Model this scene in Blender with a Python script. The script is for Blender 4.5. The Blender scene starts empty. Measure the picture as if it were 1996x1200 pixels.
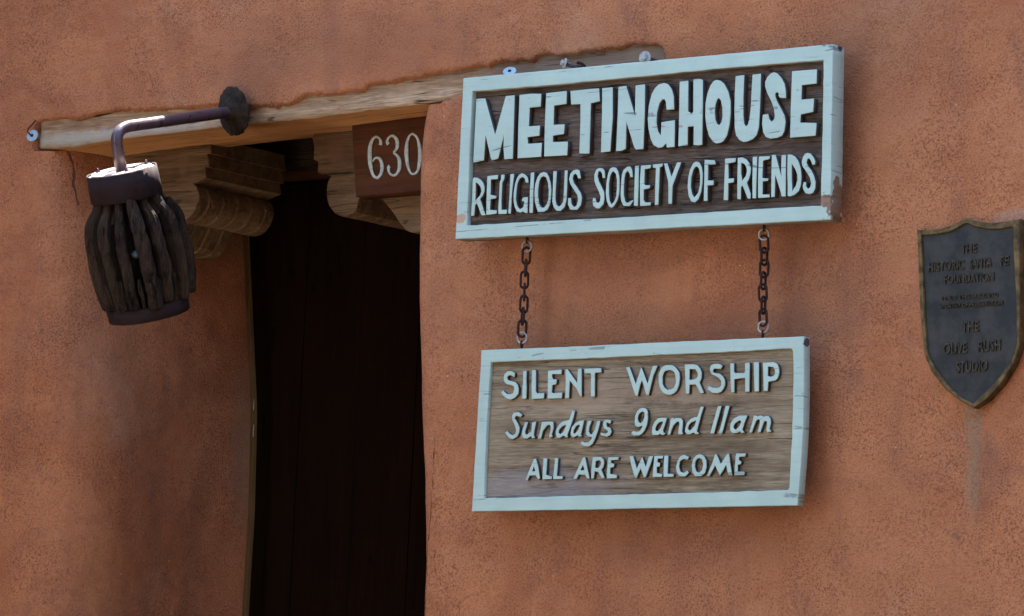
import bpy, bmesh, math, random
from mathutils import Vector, Matrix, noise
random.seed(7)
scn = bpy.context.scene
C = scn.collection

# ------------------------------------------------------------------ camera, sky, sun, exposure
W, H = 1996.0, 1200.0
FPX, TH, PH, RO = 8500.0, math.radians(38), math.radians(7.0), math.radians(2.7)
DIST, Z0 = FPX / 1060.0, 2.25
Dv = Vector((-math.sin(TH) * math.cos(PH), math.cos(TH) * math.cos(PH), math.sin(PH)))
r0 = Vector((math.cos(TH), math.sin(TH), 0)); u0 = r0.cross(Dv)
Rv = r0 * math.cos(RO) + u0 * math.sin(RO); Uv = u0 * math.cos(RO) - r0 * math.sin(RO)
CAM = Vector((0, 0, Z0)) - Dv * DIST
cd = bpy.data.cameras.new('camera'); cam = bpy.data.objects.new('camera', cd); C.objects.link(cam)
cam.matrix_world = Matrix(((Rv.x, Uv.x, -Dv.x, CAM.x), (Rv.y, Uv.y, -Dv.y, CAM.y), (Rv.z, Uv.z, -Dv.z, CAM.z), (0, 0, 0, 1)))
cd.sensor_width = 36; cd.lens = FPX / W * 36; cd.clip_start = 0.05; cd.clip_end = 2000
scn.camera = cam

SUN = Vector((-0.13, 0.31, 0.94)).normalized()
world = bpy.data.worlds.new('World'); scn.world = world; world.use_nodes = True
wn = world.node_tree.nodes; wl = world.node_tree.links
bg = wn['Background']; sky = wn.new('ShaderNodeTexSky'); sky.sky_type = 'NISHITA'; sky.sun_disc = False
sky.sun_elevation = math.asin(SUN.z); sky.sun_rotation = math.atan2(SUN.x, SUN.y)
wl.new(sky.outputs[0], bg.inputs[0]); bg.inputs[1].default_value = 0.12
sd = bpy.data.lights.new('sun', 'SUN'); sd.energy = 4.5; sd.angle = math.radians(0.5); sd.color = (1, 0.95, 0.88)
so = bpy.data.objects.new('sun', sd); C.objects.link(so); so.rotation_euler = SUN.to_track_quat('Z', 'Y').to_euler()
scn.view_settings.view_transform = 'Standard'; scn.view_settings.look = 'None'
scn.view_settings.gamma = 1; scn.view_settings.use_curve_mapping = False
scn.view_settings.exposure = 3.0
try:
    scn.cycles.max_bounces = 8; scn.cycles.diffuse_bounces = 5
except Exception: pass

def at(px, py, y):
    """point of the place seen at photo pixel (px, py) on the vertical plane at depth y behind the wall face"""
    v = Dv * FPX + Rv * (px - W / 2) + Uv * (H / 2 - py)
    return CAM + v * ((y - CAM.y) / v.y)
def ats(pts, y, off=None, s=1.0):
    if off: pts = [(off[0] + p[0] / s, off[1] + p[1] / s) for p in pts]
    return [at(p[0], p[1], y) for p in pts]
def lerp(x, xs, ys):
    if x <= xs[0]: return ys[0]
    for i in range(1, len(xs)):
        if x <= xs[i]:
            t = (x - xs[i - 1]) / (xs[i] - xs[i - 1]); return ys[i - 1] * (1 - t) + ys[i] * t
    return ys[-1]
def fr(x, y, z, s, o=4): return noise.fractal(Vector((x * s, y * s, z * s)), 1.0, 2.0, o)

# ------------------------------------------------------------------ materials
class Mat:
    def __init__(s, name, rough=0.85, metal=0.0):
        s.m = bpy.data.materials.new(name); s.m.use_nodes = True
        s.n = s.m.node_tree.nodes; s.l = s.m.node_tree.links
        s.b = s.n['Principled BSDF']; s.b.inputs['Roughness'].default_value = rough; s.b.inputs['Metallic'].default_value = metal
        s.g = s.n.new('ShaderNodeNewGeometry')
        s.p = s.g.outputs['Position']
    def val(s, sock, v):
        if isinstance(v, bpy.types.NodeSocket): s.l.new(v, sock)
        elif isinstance(v, (tuple, list)) and len(v) == 3 and sock.type == 'RGBA': sock.default_value = (*v, 1)
        else: sock.default_value = v
    def scale(s, x, y, z, v=None):
        n = s.n.new('ShaderNodeVectorMath'); n.operation = 'MULTIPLY'; s.l.new(v or s.p, n.inputs[0]); n.inputs[1].default_value = (x, y, z); return n.outputs[0]
    def noise(s, vec=None, scale=5, det=4, rough=0.55, dist=0.0):
        n = s.n.new('ShaderNodeTexNoise'); s.l.new(vec or s.p, n.inputs['Vector']); n.inputs['Scale'].default_value = scale
        n.inputs['Detail'].default_value = det; n.inputs['Roughness'].default_value = rough; n.inputs['Distortion'].default_value = dist
        return n.outputs['Fac']
    def voro(s, vec=None, scale=5, feat='F1'):
        n = s.n.new('ShaderNodeTexVoronoi'); n.feature = feat; s.l.new(vec or s.p, n.inputs['Vector']); n.inputs['Scale'].default_value = scale; return n.outputs['Distance']
    def ramp(s, f, a, b, lo=0.0, hi=1.0):
        n = s.n.new('ShaderNodeMapRange'); s.val(n.inputs[0], f); n.inputs[1].default_value = a; n.inputs[2].default_value = b
        n.inputs[3].default_value = lo; n.inputs[4].default_value = hi; n.interpolation_type = 'SMOOTHSTEP'; return n.outputs[0]
    def mix(s, f, a, b):
        n = s.n.new('ShaderNodeMix'); n.data_type = 'RGBA'; s.val(n.inputs[0], f); s.val(n.inputs[6], a); s.val(n.inputs[7], b); return n.outputs[2]
    def mul(s, a, b):
        n = s.n.new('ShaderNodeMix'); n.data_type = 'RGBA'; n.blend_type = 'MULTIPLY'; n.inputs[0].default_value = 1; s.val(n.inputs[6], a); s.val(n.inputs[7], b); return n.outputs[2]
    def math(s, op, a, b=0.0, c=0.0):
        n = s.n.new('ShaderNodeMath'); n.operation = op; s.val(n.inputs[0], a); s.val(n.inputs[1], b)
        if op in ('MULTIPLY_ADD', 'COMPARE'): s.val(n.inputs[2], c)
        return n.outputs[0]
    def xyz(s, v=None):
        n = s.n.new('ShaderNodeSeparateXYZ'); s.l.new(v or s.p, n.inputs[0]); return n.outputs
    def spot(s, c, rad, warp=None, soft=0.35, wk=0.02):
        """1 inside an ellipsoid with a ragged edge, 0 outside"""
        sub = s.n.new('ShaderNodeVectorMath'); sub.operation = 'SUBTRACT'; s.l.new(s.p, sub.inputs[0]); sub.inputs[1].default_value = c
        v = s.scale(1 / rad[0], 1 / rad[1], 1 / rad[2], sub.outputs[0])
        ln = s.n.new('ShaderNodeVectorMath'); ln.operation = 'LENGTH'; s.l.new(v, ln.inputs[0])
        d = ln.outputs['Value']
        if warp is not None: d = s.math('ADD', d, s.math('MULTIPLY', s.math('SUBTRACT', warp, 0.5), wk))
        return s.ramp(d, 1 - soft, 1 + soft, 1, 0)
    def bump(s, h, strength=0.5, dist=0.01, prev=None):
        n = s.n.new('ShaderNodeBump'); n.inputs['Strength'].default_value = strength; n.inputs['Distance'].default_value = dist
        s.val(n.inputs['Height'], h)
        if prev: s.l.new(prev, n.inputs['Normal'])
        return n.outputs[0]
    def done(s, col, rough=None, nrm=None):
        s.val(s.b.inputs['Base Color'], col)
        if rough is not None: s.val(s.b.inputs['Roughness'], rough)
        if nrm: s.l.new(nrm, s.b.inputs['Normal'])
        s.b.inputs['Specular IOR Level'].default_value = 0.25
        return s.m

def m_stucco():
    m = Mat('adobe_stucco')
    big = m.noise(scale=1.6, det=3); med = m.noise(scale=7, det=5, rough=0.6)
    streak = m.noise(m.scale(9, 9, 1.6), 1.0, 4, 0.6)
    col = m.mix(m.ramp(med, 0.38, 0.64), (0.455, 0.180, 0.076), (0.360, 0.130, 0.053))
    col = m.mix(m.ramp(big, 0.35, 0.7, 0, 0.55), col, (0.430, 0.190, 0.088))
    col = m.mix(m.ramp(streak, 0.50, 0.72, 0, 0.50), col, (0.250, 0.104, 0.056))
    # mineral bloom, upper left and in patches
    bl = m.ramp(m.noise(scale=3.2, det=5, rough=0.65, dist=0.6), 0.56, 0.76, 0, 0.55)
    col = m.mix(bl, col, (0.430, 0.225, 0.130))
    sw = m.noise(m.scale(3.0, 3.0, 5.5), 1.0, 6, 0.6, 1.2); col = m.mix(m.ramp(sw, 0.50, 0.68, 0, 0.45), col, (0.270, 0.098, 0.045))
    grime = m.ramp(m.noise(m.scale(1, 1, .8), 5.5, 6, 0.7, 0.3), 0.53, 0.72, 0, 0.65)
    col = m.mix(grime, col, (0.200, 0.090, 0.058))
    f1 = m.noise(scale=270, det=4, rough=0.60); f2 = m.noise(scale=480, det=2, rough=0.6); f3 = m.noise(scale=85, det=4, rough=0.7)
    dens = m.ramp(m.noise(scale=6, det=5, rough=0.7), 0.36, 0.62, 0.35, 1.0)
    pit = m.math('MULTIPLY', m.ramp(f1, 0.47, 0.64, 0, 0.80), dens)
    col = m.mix(pit, col, (0.150, 0.055, 0.025))
    col = m.mix(m.ramp(f1, 0.44, 0.30, 0, 0.35), col, (0.50, 0.25, 0.145))
    col = m.mix(m.ramp(f2, 0.55, 0.75, 0, 0.35), col, (0.19, 0.075, 0.038))
    col = m.mix(m.ramp(f3, 0.54, 0.72, 0, 0.30), col, (0.235, 0.090, 0.042))
    vs = m.voro(scale=48); col = m.mix(m.ramp(vs, 0.10, 0.05, 0, 0.7), col, (0.12, 0.045, 0.024))
    vw = m.voro(m.scale(1, 1, 1.13), 19); col = m.mix(m.ramp(vw, 0.045, 0.025, 0, 0.6), col, (0.60, 0.42, 0.33))
    # drip stain below the bronze plaque
    w = m.noise(scale=60, det=4)
    a = at(1897, 880, 0); dm = m.spot((a.x, a.y, a.z), (0.015, 0.06, 0.095), m.noise(m.scale(60, 60, 14), 1.0, 5, 0.7), 0.45, 2.6)
    b = at(1897, 808, 0); dm2 = m.spot((b.x, b.y, b.z), (0.017, 0.06, 0.03), w, 0.3, 1.2)
    col = m.mix(m.math('MULTIPLY', m.math('MULTIPLY', m.math('MAXIMUM', dm, dm2), m.ramp(f3, 0.35, 0.65, 0.4, 1)), 0.55), col, (0.22, 0.19, 0.115))
    # grey lime smear beside the door frame
    g = at(464, 880, 0.47); gm = m.spot((g.x, g.y, g.z), (0.05, 0.035, 0.15), w, 0.6, 2.2)
    col = m.mix(m.math('MULTIPLY', gm, 0.50), col, (0.26, 0.19, 0.125))
    # rubbed grey corner at the top right of the plaque
    q = at(1985, 424, 0); qm = m.spot((q.x, q.y, q.z), (0.05, 0.05, 0.016), w, 0.3, 1.2)
    col = m.mix(m.math('MULTIPLY', qm, 0.3), col, (0.33, 0.26, 0.21))
    for gx, gy, rx_, rz_ in ((1180, 640, 0.30, 0.035), (1480, 640, 0.16, 0.03), (1190, 500, 0.13, 0.09), (1610, 560, 0.12, 0.10), (1720, 60, 0.16, 0.16), (690, 90, 0.30, 0.06), (1300, 1060, 0.3, 0.05)):
        gp = at(gx, gy, 0); gs = m.spot((gp.x, 0, gp.z), (rx_, 0.2, rz_), med, 0.6, 2.2)
        col = m.mix(m.math('MULTIPLY', gs, 0.30), col, (0.170, 0.078, 0.045))
    # hairline crack running down from the end of the beam
    wv = m.n.new('ShaderNodeTexNoise'); m.l.new(m.p, wv.inputs['Vector']); wv.inputs['Scale'].default_value = 70; wv.inputs['Detail'].default_value = 3
    wa = m.scale(0.006, 0.006, 0.006, wv.outputs['Color']); ad = m.n.new('ShaderNodeVectorMath'); ad.operation = 'ADD'; m.l.new(m.p, ad.inputs[0]); m.l.new(wa, ad.inputs[1])
    pw = m.scale(1, 0.3, 1, ad.outputs[0]); crk = None
    CP = [at(px, py, y_) + Vector((0.003, 0.003, 0.003)) for px, py, y_ in ((130, 287, .043), (138, 302, .050), (145, 320, .058), (147, 337, .060), (143, 355, .056), (149, 372, .062), (154, 398, .067))]
    for a_, b_ in zip(CP, CP[1:]):
        a_ = Vector((a_.x, a_.y * 0.3, a_.z)); d_ = Vector((b_.x, b_.y * 0.3, b_.z)) - a_
        sb = m.n.new('ShaderNodeVectorMath'); sb.operation = 'SUBTRACT'; m.l.new(pw, sb.inputs[0]); sb.inputs[1].default_value = a_
        dt = m.n.new('ShaderNodeVectorMath'); dt.operation = 'DOT_PRODUCT'; m.l.new(sb.outputs[0], dt.inputs[0]); dt.inputs[1].default_value = d_ / d_.length_squared
        cl = m.n.new('ShaderNodeClamp'); m.l.new(dt.outputs['Value'], cl.inputs[0])
        sc_ = m.n.new('ShaderNodeVectorMath'); sc_.operation = 'SCALE'; sc_.inputs[0].default_value = d_; m.l.new(cl.outputs[0], sc_.inputs['Scale'])
        df = m.n.new('ShaderNodeVectorMath'); df.operation = 'DISTANCE'; m.l.new(sb.outputs[0], df.inputs[0]); m.l.new(sc_.outputs[0], df.inputs[1])
        crk = df.outputs['Value'] if crk is None else m.math('MINIMUM', crk, df.outputs['Value'])
    crk = m.math('MULTIPLY', m.ramp(crk, 0.0021, 0.0008), 0.8)
    col = m.mix(crk, col, (0.10, 0.040, 0.022))
    h = m.math('ADD', m.math('MULTIPLY', f1, 1.0), m.math('MULTIPLY', f2, 0.35))
    h = m.math('SUBTRACT', h, m.math('MULTIPLY', m.ramp(vs, 0.10, 0.04), 0.35))
    h = m.math('SUBTRACT', h, m.math('MULTIPLY', crk, 0.8))
    n = m.bump(m.noise(scale=26, det=4, rough=0.6), 0.35, 0.010)
    n = m.bump(h, 0.75, 0.0045, n)
    m.b.inputs['Specular IOR Level'].default_value = 0.1
    return m.done(col, 0.95, n)

def m_wood(name, dark, light, along='x', k=1.0, chk=0.5, spots=(), rough=0.85, gscale=1.0, spec=0.12):
    m = Mat(name)
    sc = {'x': (2.2, 34, 34), 'y': (34, 2.2, 34), 'z': (34, 34, 2.2)}[along]
    sc = tuple(c * gscale for c in sc)
    v = m.scale(*sc)
    g = m.noise(v, 1.0, 6, 0.65, 0.5); g2 = m.noise(v, 6.5, 5, 0.75, 0.1); lo = m.noise(scale=6, det=3)
    col = m.mix(m.ramp(g, 0.3, 0.7), dark, light)
    col = m.mix(m.ramp(g2, 0.40, 0.62, 0, 0.55 * k), col, tuple(c * 0.55 for c in dark))
    col = m.mix(m.ramp(lo, 0.4, 0.7, 0, 0.35), col, tuple(min(1, c * 1.25) for c in light))
    chv = m.noise(v, 0.7, 3, 0.5, 0.3); ck = m.ramp(m.math('ABSOLUTE', m.math('SUBTRACT', chv, 0.5)), 0.014, 0.004)
    ck = m.math('MULTIPLY', ck, m.ramp(m.noise(scale=11, det=2), 0.45, 0.6)); ck = m.math('MULTIPLY', ck, chk)
    col = m.mix(ck, col, tuple(c * 0.15 for c in dark))
    w = m.noise(scale=45, det=4)
    for c, r, cc, f in spots:
        col = m.mix(m.math('MULTIPLY', m.spot(c, r, w, 0.4, 1.5), f), col, cc)
    h = m.math('ADD', g, m.math('MULTIPLY', g2, 0.6)); h = m.math('SUBTRACT', h, m.math('MULTIPLY', ck, 1.2))
    r_ = m.done(col, rough, m.bump(h, 0.8 * k, 0.005)); m.b.inputs['Specular IOR Level'].default_value = spec; return r_

def m_paint(name, chips=(), col0=(0.395, 0.530, 0.455), cracks=0.75):
    m = Mat(name, 0.55)
    d = m.noise(scale=14, det=5, rough=0.6)
    col = m.mix(m.ramp(d, 0.3, 0.75), col0, tuple(c * 0.88 for c in col0))
    br = m.noise(m.scale(9, 9, 160), 1.0, 4, 0.6); col = m.mix(m.ramp(br, 0.35, 0.7, 0, 0.30), col, tuple(c * 0.78 for c in col0))
    dirt = m.ramp(m.noise(scale=30, det=6, rough=0.7), 0.58, 0.75, 0, 0.35); col = m.mix(dirt, col, (0.30, 0.36, 0.33))
    cr = m.noise(m.scale(1.1, 1.1, 26), 1.0, 2, 0.4, 0.15)
    ln = m.ramp(m.math('ABSOLUTE', m.math('SUBTRACT', cr, 0.5)), 0.009, 0.003)
    ln = m.math('MULTIPLY', ln, m.ramp(m.noise(m.scale(30, 30, 40), 1.0, 2), 0.50, 0.60)); ln = m.math('MULTIPLY', ln, cracks)
    fleck = m.ramp(m.noise(scale=75, det=4, rough=0.7), 0.70, 0.74, 0, 0.8)
    col = m.mix(fleck, col, (0.36, 0.26, 0.20))
    col = m.mix(ln, col, (0.10, 0.11, 0.11))
    w = m.noise(scale=60, det=4); ck = None
    wood = m.mix(m.noise(m.scale(20, 20, 200), 1, 3), (0.28, 0.19, 0.12), (0.10, 0.065, 0.045))
    for c, r, cc in chips:
        sp = m.spot(c, r, w, 0.08, 2.2); col = m.mix(sp, col, cc if cc else wood)
        ck = sp if ck is None else m.math('MAXIMUM', ck, sp)
    h = m.math('SUBTRACT', m.math('ADD', m.math('MULTIPLY', m.noise(scale=90, det=4), 0.5), m.math('MULTIPLY', br, 0.5)), m.math('MULTIPLY', ln, 1.0))
    if ck is not None: h = m.math('SUBTRACT', h, m.math('MULTIPLY', ck, 0.8))
    return m.done(col, 0.6, m.bump(h, 0.45, 0.0015))

def m_metal(name, a, b, rough=0.6, metal=0.5, sc=60, bs=0.3):
    m = Mat(name, rough, metal)
    n = m.noise(scale=sc, det=6, rough=0.7)
    col = m.mix(m.ramp(n, 0.35, 0.65), a, b)
    return m.done(col, m.ramp(n, 0.3, 0.7, rough, min(1, rough + 0.25)), m.bump(n, bs, 0.0015))

YF1, T1, YF2, T2 = -0.070, 0.036, -0.062, 0.019     # sign faces and thicknesses
def c3(px, py, y): p = at(px, py, y); return (p.x, p.y, p.z)
MS = m_stucco()
MBEAM = m_wood('weathered_beam_wood', (0.27, 0.165, 0.088), (0.54, 0.385, 0.235), 'x', 1.2, 1.0, gscale=1.5, spots=(
    (c3(250, 262, 0.01), (0.22, 0.03, 0.014), (0.46, 0.43, 0.36), 0.75),
    (c3(110, 274, 0.01), (0.10, 0.03, 0.016), (0.36, 0.36, 0.27), 0.6),
    (c3(1160, 115, 0.01), (0.30, 0.05, 0.05), (0.22, 0.155, 0.105), 0.85)))
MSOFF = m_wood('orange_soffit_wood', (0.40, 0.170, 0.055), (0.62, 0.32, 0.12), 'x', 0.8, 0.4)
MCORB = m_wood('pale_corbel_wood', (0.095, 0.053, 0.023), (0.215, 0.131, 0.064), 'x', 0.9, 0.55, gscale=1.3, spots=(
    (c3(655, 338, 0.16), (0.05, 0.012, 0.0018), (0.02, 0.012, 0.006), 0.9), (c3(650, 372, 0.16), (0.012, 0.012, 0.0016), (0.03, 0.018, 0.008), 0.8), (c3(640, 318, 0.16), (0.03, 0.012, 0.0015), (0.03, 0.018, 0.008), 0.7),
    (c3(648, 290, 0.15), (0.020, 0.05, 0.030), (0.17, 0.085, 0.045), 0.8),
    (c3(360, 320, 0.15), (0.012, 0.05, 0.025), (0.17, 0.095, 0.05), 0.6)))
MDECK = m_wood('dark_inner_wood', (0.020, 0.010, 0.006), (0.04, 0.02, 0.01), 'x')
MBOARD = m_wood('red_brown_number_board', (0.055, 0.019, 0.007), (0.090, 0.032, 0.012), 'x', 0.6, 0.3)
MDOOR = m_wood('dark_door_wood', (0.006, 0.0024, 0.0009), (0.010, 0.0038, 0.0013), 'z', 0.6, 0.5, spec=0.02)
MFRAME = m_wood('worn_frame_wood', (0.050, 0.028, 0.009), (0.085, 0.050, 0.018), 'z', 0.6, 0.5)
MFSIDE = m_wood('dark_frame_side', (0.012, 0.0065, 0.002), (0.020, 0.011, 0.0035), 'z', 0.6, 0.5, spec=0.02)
MS1 = m_wood('dark_sign_wood', (0.060, 0.043, 0.031), (0.195, 0.150, 0.115), 'x', 1.3, 0.9, gscale=2.2)
MS2 = m_wood('grey_brown_sign_wood', (0.160, 0.118, 0.072), (0.36, 0.290, 0.185), 'x', 1.1, 0.55, gscale=2.0, spots=(
    (c3(1330, 760, YF2), (0.10, 0.05, 0.022), (0.42, 0.32, 0.22), 0.6),
    (c3(1120, 770, YF2), (0.16, 0.05, 0.030), (0.36, 0.27, 0.18), 0.55),
    (c3(1060, 945, YF2), (0.16, 0.05, 0.030), (0.27, 0.26, 0.26), 0.5)))
MEDGE = m_wood('bare_edge_wood', (0.16, 0.115, 0.075), (0.40, 0.32, 0.22), 'x', 0.7, 0.4)
MSIDE = m_wood('letter_side_wood', (0.050, 0.040, 0.036), (0.10, 0.08, 0.07), 'x', 0.5, 0.2)
MP1 = m_paint('pale_blue_sign_paint', chips=(
    (c3(899, 427, YF1), (0.012, 0.02, 0.008), (0.42, 0.29, 0.19)),
    (c3(1610, 392, YF1), (0.022, 0.006, 0.010), (0.27, 0.15, 0.10)),
    (c3(1630, 402, YF1 + 0.02), (0.02, 0.021, 0.040), None),
    (c3(1636, 92, YF1 + 0.022), (0.02, 0.006, 0.007), (0.06, 0.04, 0.03)),
    (c3(1282, 247, YF1), (0.015, 0.01, 0.0016), (0.34, 0.25, 0.20)),
    (c3(1325, 246, YF1), (0.008, 0.01, 0.0022), (0.36, 0.27, 0.22))))
MP2 = m_paint('pale_blue_lower_sign_paint', chips=(
    (c3(1572, 667, YF2 + 0.01), (0.01, 0.01, 0.008), (0.08, 0.06, 0.05)),), cracks=0.6)
MIRON = m_metal('dark_iron_pipe', (0.050, 0.030, 0.038), (0.075, 0.046, 0.055), 0.22, 0.2, 40, 0.1)
MIRON.node_tree.nodes['Principled BSDF'].inputs['Specular IOR Level'].default_value = 0.6
MRUST = m_metal('rusted_iron_band', (0.013, 0.007, 0.008), (0.028, 0.015, 0.015), 0.7, 0.25, 70, 0.4)
MCAP = m_metal('pale_metal_cap', (0.55, 0.48, 0.42), (0.34, 0.25, 0.20), 0.7, 0.1, 90, 0.4)  # much paler than the pipe and bands
MFLG = m_metal('rusted_flange', (0.010, 0.007, 0.005), (0.040, 0.027, 0.014), 0.85, 0.1, 70, 0.8)
MCHAIN = m_metal('rusty_chain_iron', (0.022, 0.012, 0.011), (0.055, 0.025, 0.017), 0.8, 0.3, 200, 0.4)
MZINC = m_metal('dull_zinc', (0.42, 0.42, 0.38), (0.30, 0.29, 0.25), 0.45, 0.7, 120, 0.2)
MWASH = m_metal('painted_washer', (0.34, 0.38, 0.36), (0.26, 0.28, 0.26), 0.6, 0.1, 120, 0.2)
MBLUE = m_metal('sky_tinted_washer', (0.30, 0.42, 0.46), (0.24, 0.34, 0.38), 0.6, 0.1, 100, 0.1)  # blue of the sky reflection is put into the base colour
MSTAVE = m_wood('charred_hub_wood', (0.006, 0.004, 0.003), (0.070, 0.044, 0.026), 'z', 1.4, 0.9, gscale=2.6, spec=0.12, rough=0.7)
MCORE = m_wood('near_black_hub_core', (0.004, 0.003, 0.002), (0.008, 0.006, 0.004), 'z')  # near black, puts the shade inside the hub into the core colour
MBULB = m_metal('blue_grey_glass', (0.03, 0.045, 0.06), (0.05, 0.07, 0.09), 0.15, 0.0, 30, 0.0)
MBRZ = m_metal('bronze_field', (0.009, 0.0095, 0.008), (0.042, 0.041, 0.034), 0.45, 0.1, 19, 0.4)
MBRIM = m_metal('brass_rim', (0.15, 0.098, 0.036), (0.055, 0.038, 0.018), 0.5, 0.45, 50, 0.2)
MBTXT = m_metal('bronze_lettering', (0.012, 0.011, 0.009), (0.085, 0.066, 0.038), 0.6, 0.2, 170, 0.3)
MNUM = m_metal('painted_numeral', (0.50, 0.55, 0.50), (0.33, 0.36, 0.31), 0.5, 0.0, 110, 0.3)
MCHIP = m_paint('white_paint_chip', col0=(0.36, 0.33, 0.27), cracks=0)

MCHIP_ = m_wood('window_frame_wood', (0.12, 0.10, 0.08), (0.2, 0.17, 0.13), 'z')
MGL_ = m_metal('dark_window_glass', (0.02, 0.025, 0.03), (0.03, 0.035, 0.04), 0.1, 0.0, 3, 0.0)

# ------------------------------------------------------------------ object helpers
def place(o, parent):
    C.objects.link(o)
    if parent is not None:
        o.parent = parent
def root_loc(p):
    l = Vector((0, 0, 0))
    while p is not None: l += p.location; p = p.parent
    return l
def obj(name, me, mats=(), parent=None, smooth=False, origin=None, **props):
    """links a mesh given in world coordinates as one object below its parent"""
    if isinstance(me, bmesh.types.BMesh):
        bm = me; me = bpy.data.meshes.new(name); bm.normal_update(); bm.to_mesh(me); bm.free()
    me.name = name
    for m in (mats if isinstance(mats, (list, tuple)) else (mats,)): me.materials.append(m)
    base = root_loc(parent)
    org = Vector(origin) if origin is not None else base
    me.transform(Matrix.Translation(-org))
    if smooth:
        me.polygons.foreach_set('use_smooth', [True] * len(me.polygons))
    o = bpy.data.objects.new(name, me); o.location = org - base; place(o, parent)
    for k, v in props.items(): o[k] = v
    return o
def thing(name, label, cat, loc, group=None):
    o = bpy.data.objects.new(name, None); o.location = loc; C.objects.link(o)
    o.empty_display_size = 0.1; o['label'] = label; o['category'] = cat
    if group: o['group'] = group
    return o
def bm_box(bm, x0, x1, y0, y1, z0, z1):
    vs = [bm.verts.new((x, y, z)) for x in (x0, x1) for y in (y0, y1) for z in (z0, z1)]
    for f in ((0, 1, 3, 2), (4, 6, 7, 5), (0, 4, 5, 1), (2, 3, 7, 6), (0, 2, 6, 4), (1, 5, 7, 3)):
        bm.faces.new([vs[i] for i in f])
def prism(name, loops, yf, thick, mats, parent, bevel=0.0006, sort=True, wob=0.0):
    """outline(s) in the wall plane, standing yf..yf+thick; slots: front, sides, bottom"""
    cu = bpy.data.curves.new(name, 'CURVE'); cu.dimensions = '2D'; cu.fill_mode = 'BOTH'
    cu.extrude = thick / 2 - bevel; cu.bevel_depth = bevel; cu.bevel_resolution = 0; cu.offset = -bevel
    for lp in loops:
        sp = cu.splines.new('POLY'); sp.points.add(len(lp) - 1); sp.use_cyclic_u = True
        for i, p in enumerate(lp): sp.points[i].co = (p.x, p.z, 0, 1)
    t = bpy.data.objects.new('t', cu); me = bpy.data.meshes.new_from_object(t)
    bpy.data.objects.remove(t); bpy.data.curves.remove(cu)
    yc = yf + thick / 2
    for v in me.vertices:
        x, y, z = v.co; v.co = (x, yc - z, y)
    me.materials.clear(); me.update()
    n = len(mats)
    for p in me.polygons:
        nn = p.normal
        if nn.y < -0.4: p.material_index = 0
        elif n > 2 and nn.z < -0.6: p.material_index = 2
        elif n > 3 and nn.x > 0.5: p.material_index = 3
        else: p.material_index = min(1, n - 1)
    return obj(name, me, mats, parent)
def tube(bm, pts, rad, seg=12, caps=True):
    """tube along points; rad is a number or one per point"""
    n = len(pts); rings = []; up = None
    for i, p in enumerate(pts):
        d = (pts[min(i + 1, n - 1)] - pts[max(i - 1, 0)]).normalized()
        if up is None: up = d.orthogonal().normalized()
        a = (up - d * up.dot(d)).normalized(); up = a; b = d.cross(a)
        r = rad[i] if isinstance(rad, (list, tuple)) else rad
        rings.append([bm.verts.new(p + (a * math.cos(2 * math.pi * k / seg) + b * math.sin(2 * math.pi * k / seg)) * r) for k in range(seg)])
    for i in range(n - 1):
        for k in range(seg):
            bm.faces.new((rings[i][k], rings[i][(k + 1) % seg], rings[i + 1][(k + 1) % seg], rings[i + 1][k]))
    if caps: bm.faces.new(rings[0][::-1]); bm.faces.new(rings[-1])
def torus(bm, c, ax, up, a, b, r, seg=20, rs=8):
    """stadium ring: centre c, plane normal ax, long direction up (half length a), half width b, wire radius r"""
    ax = ax.normalized(); up = (up - ax * up.dot(ax)).normalized(); sd_ = ax.cross(up); st = max(0, a - b); pts = []
    for i in range(seg):
        t = 2 * math.pi * i / seg; cy = math.cos(t)
        pts.append(c + sd_ * (b * math.sin(t)) + up * (b * cy + (st if cy >= 0 else -st)))
    rings = []
    for i in range(seg):
        d = (pts[(i + 1) % seg] - pts[i - 1]).normalized(); o = d.cross(ax).normalized()
        rings.append([bm.verts.new(pts[i] + (o * math.cos(2 * math.pi * k / rs) + ax * math.sin(2 * math.pi * k / rs)) * r) for k in range(rs)])
    for i in range(seg):
        for k in range(rs):
            bm.faces.new((rings[i][k], rings[i][(k + 1) % rs], rings[(i + 1) % seg][(k + 1) % rs], rings[(i + 1) % seg][k]))
    bmesh.ops.recalc_face_normals(bm, faces=bm.faces)
def lathe(bm, o, ax, prof, seg=40, jit=0.0):
    """prof: (distance along ax, radius)"""
    ax = ax.normalized(); a = ax.orthogonal().normalized(); b = ax.cross(a); rings = []
    for t, r in prof:
        ring = []
        for k in range(seg):
            an = 2 * math.pi * k / seg; d = a * math.cos(an) + b * math.sin(an); rr = r
            if jit: rr += jit * fr(d.x * 3, d.y * 3, t * 20 + d.z, 2.0, 2)
            ring.append(bm.verts.new(o + ax * t + d * max(rr, 0.0001)))
        rings.append(ring)
    for i in range(len(rings) - 1):
        for k in range(seg): bm.faces.new((rings[i][k], rings[i][(k + 1) % seg], rings[i + 1][(k + 1) % seg], rings[i + 1][k]))
    bmesh.ops.recalc_face_normals(bm, faces=bm.faces)

# ------------------------------------------------------------------ the ground
bm = bmesh.new(); g = 400
vs = [bm.verts.new(p) for p in ((-g, -g, 0), (g, -g, 0), (g, g, 0), (-g, g, 0))]; bm.faces.new(vs)
gm = Mat('dark_packed_gravel'); gc = gm.mix(gm.ramp(gm.noise(scale=1.5, det=6), 0.3, 0.7), (0.065, 0.055, 0.045), (0.05, 0.042, 0.036))
ground = obj('ground', bm, gm.done(gc, 0.95, gm.bump(gm.noise(scale=30, det=5), 0.4, 0.02)), None); ground['kind'] = 'structure'

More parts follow.
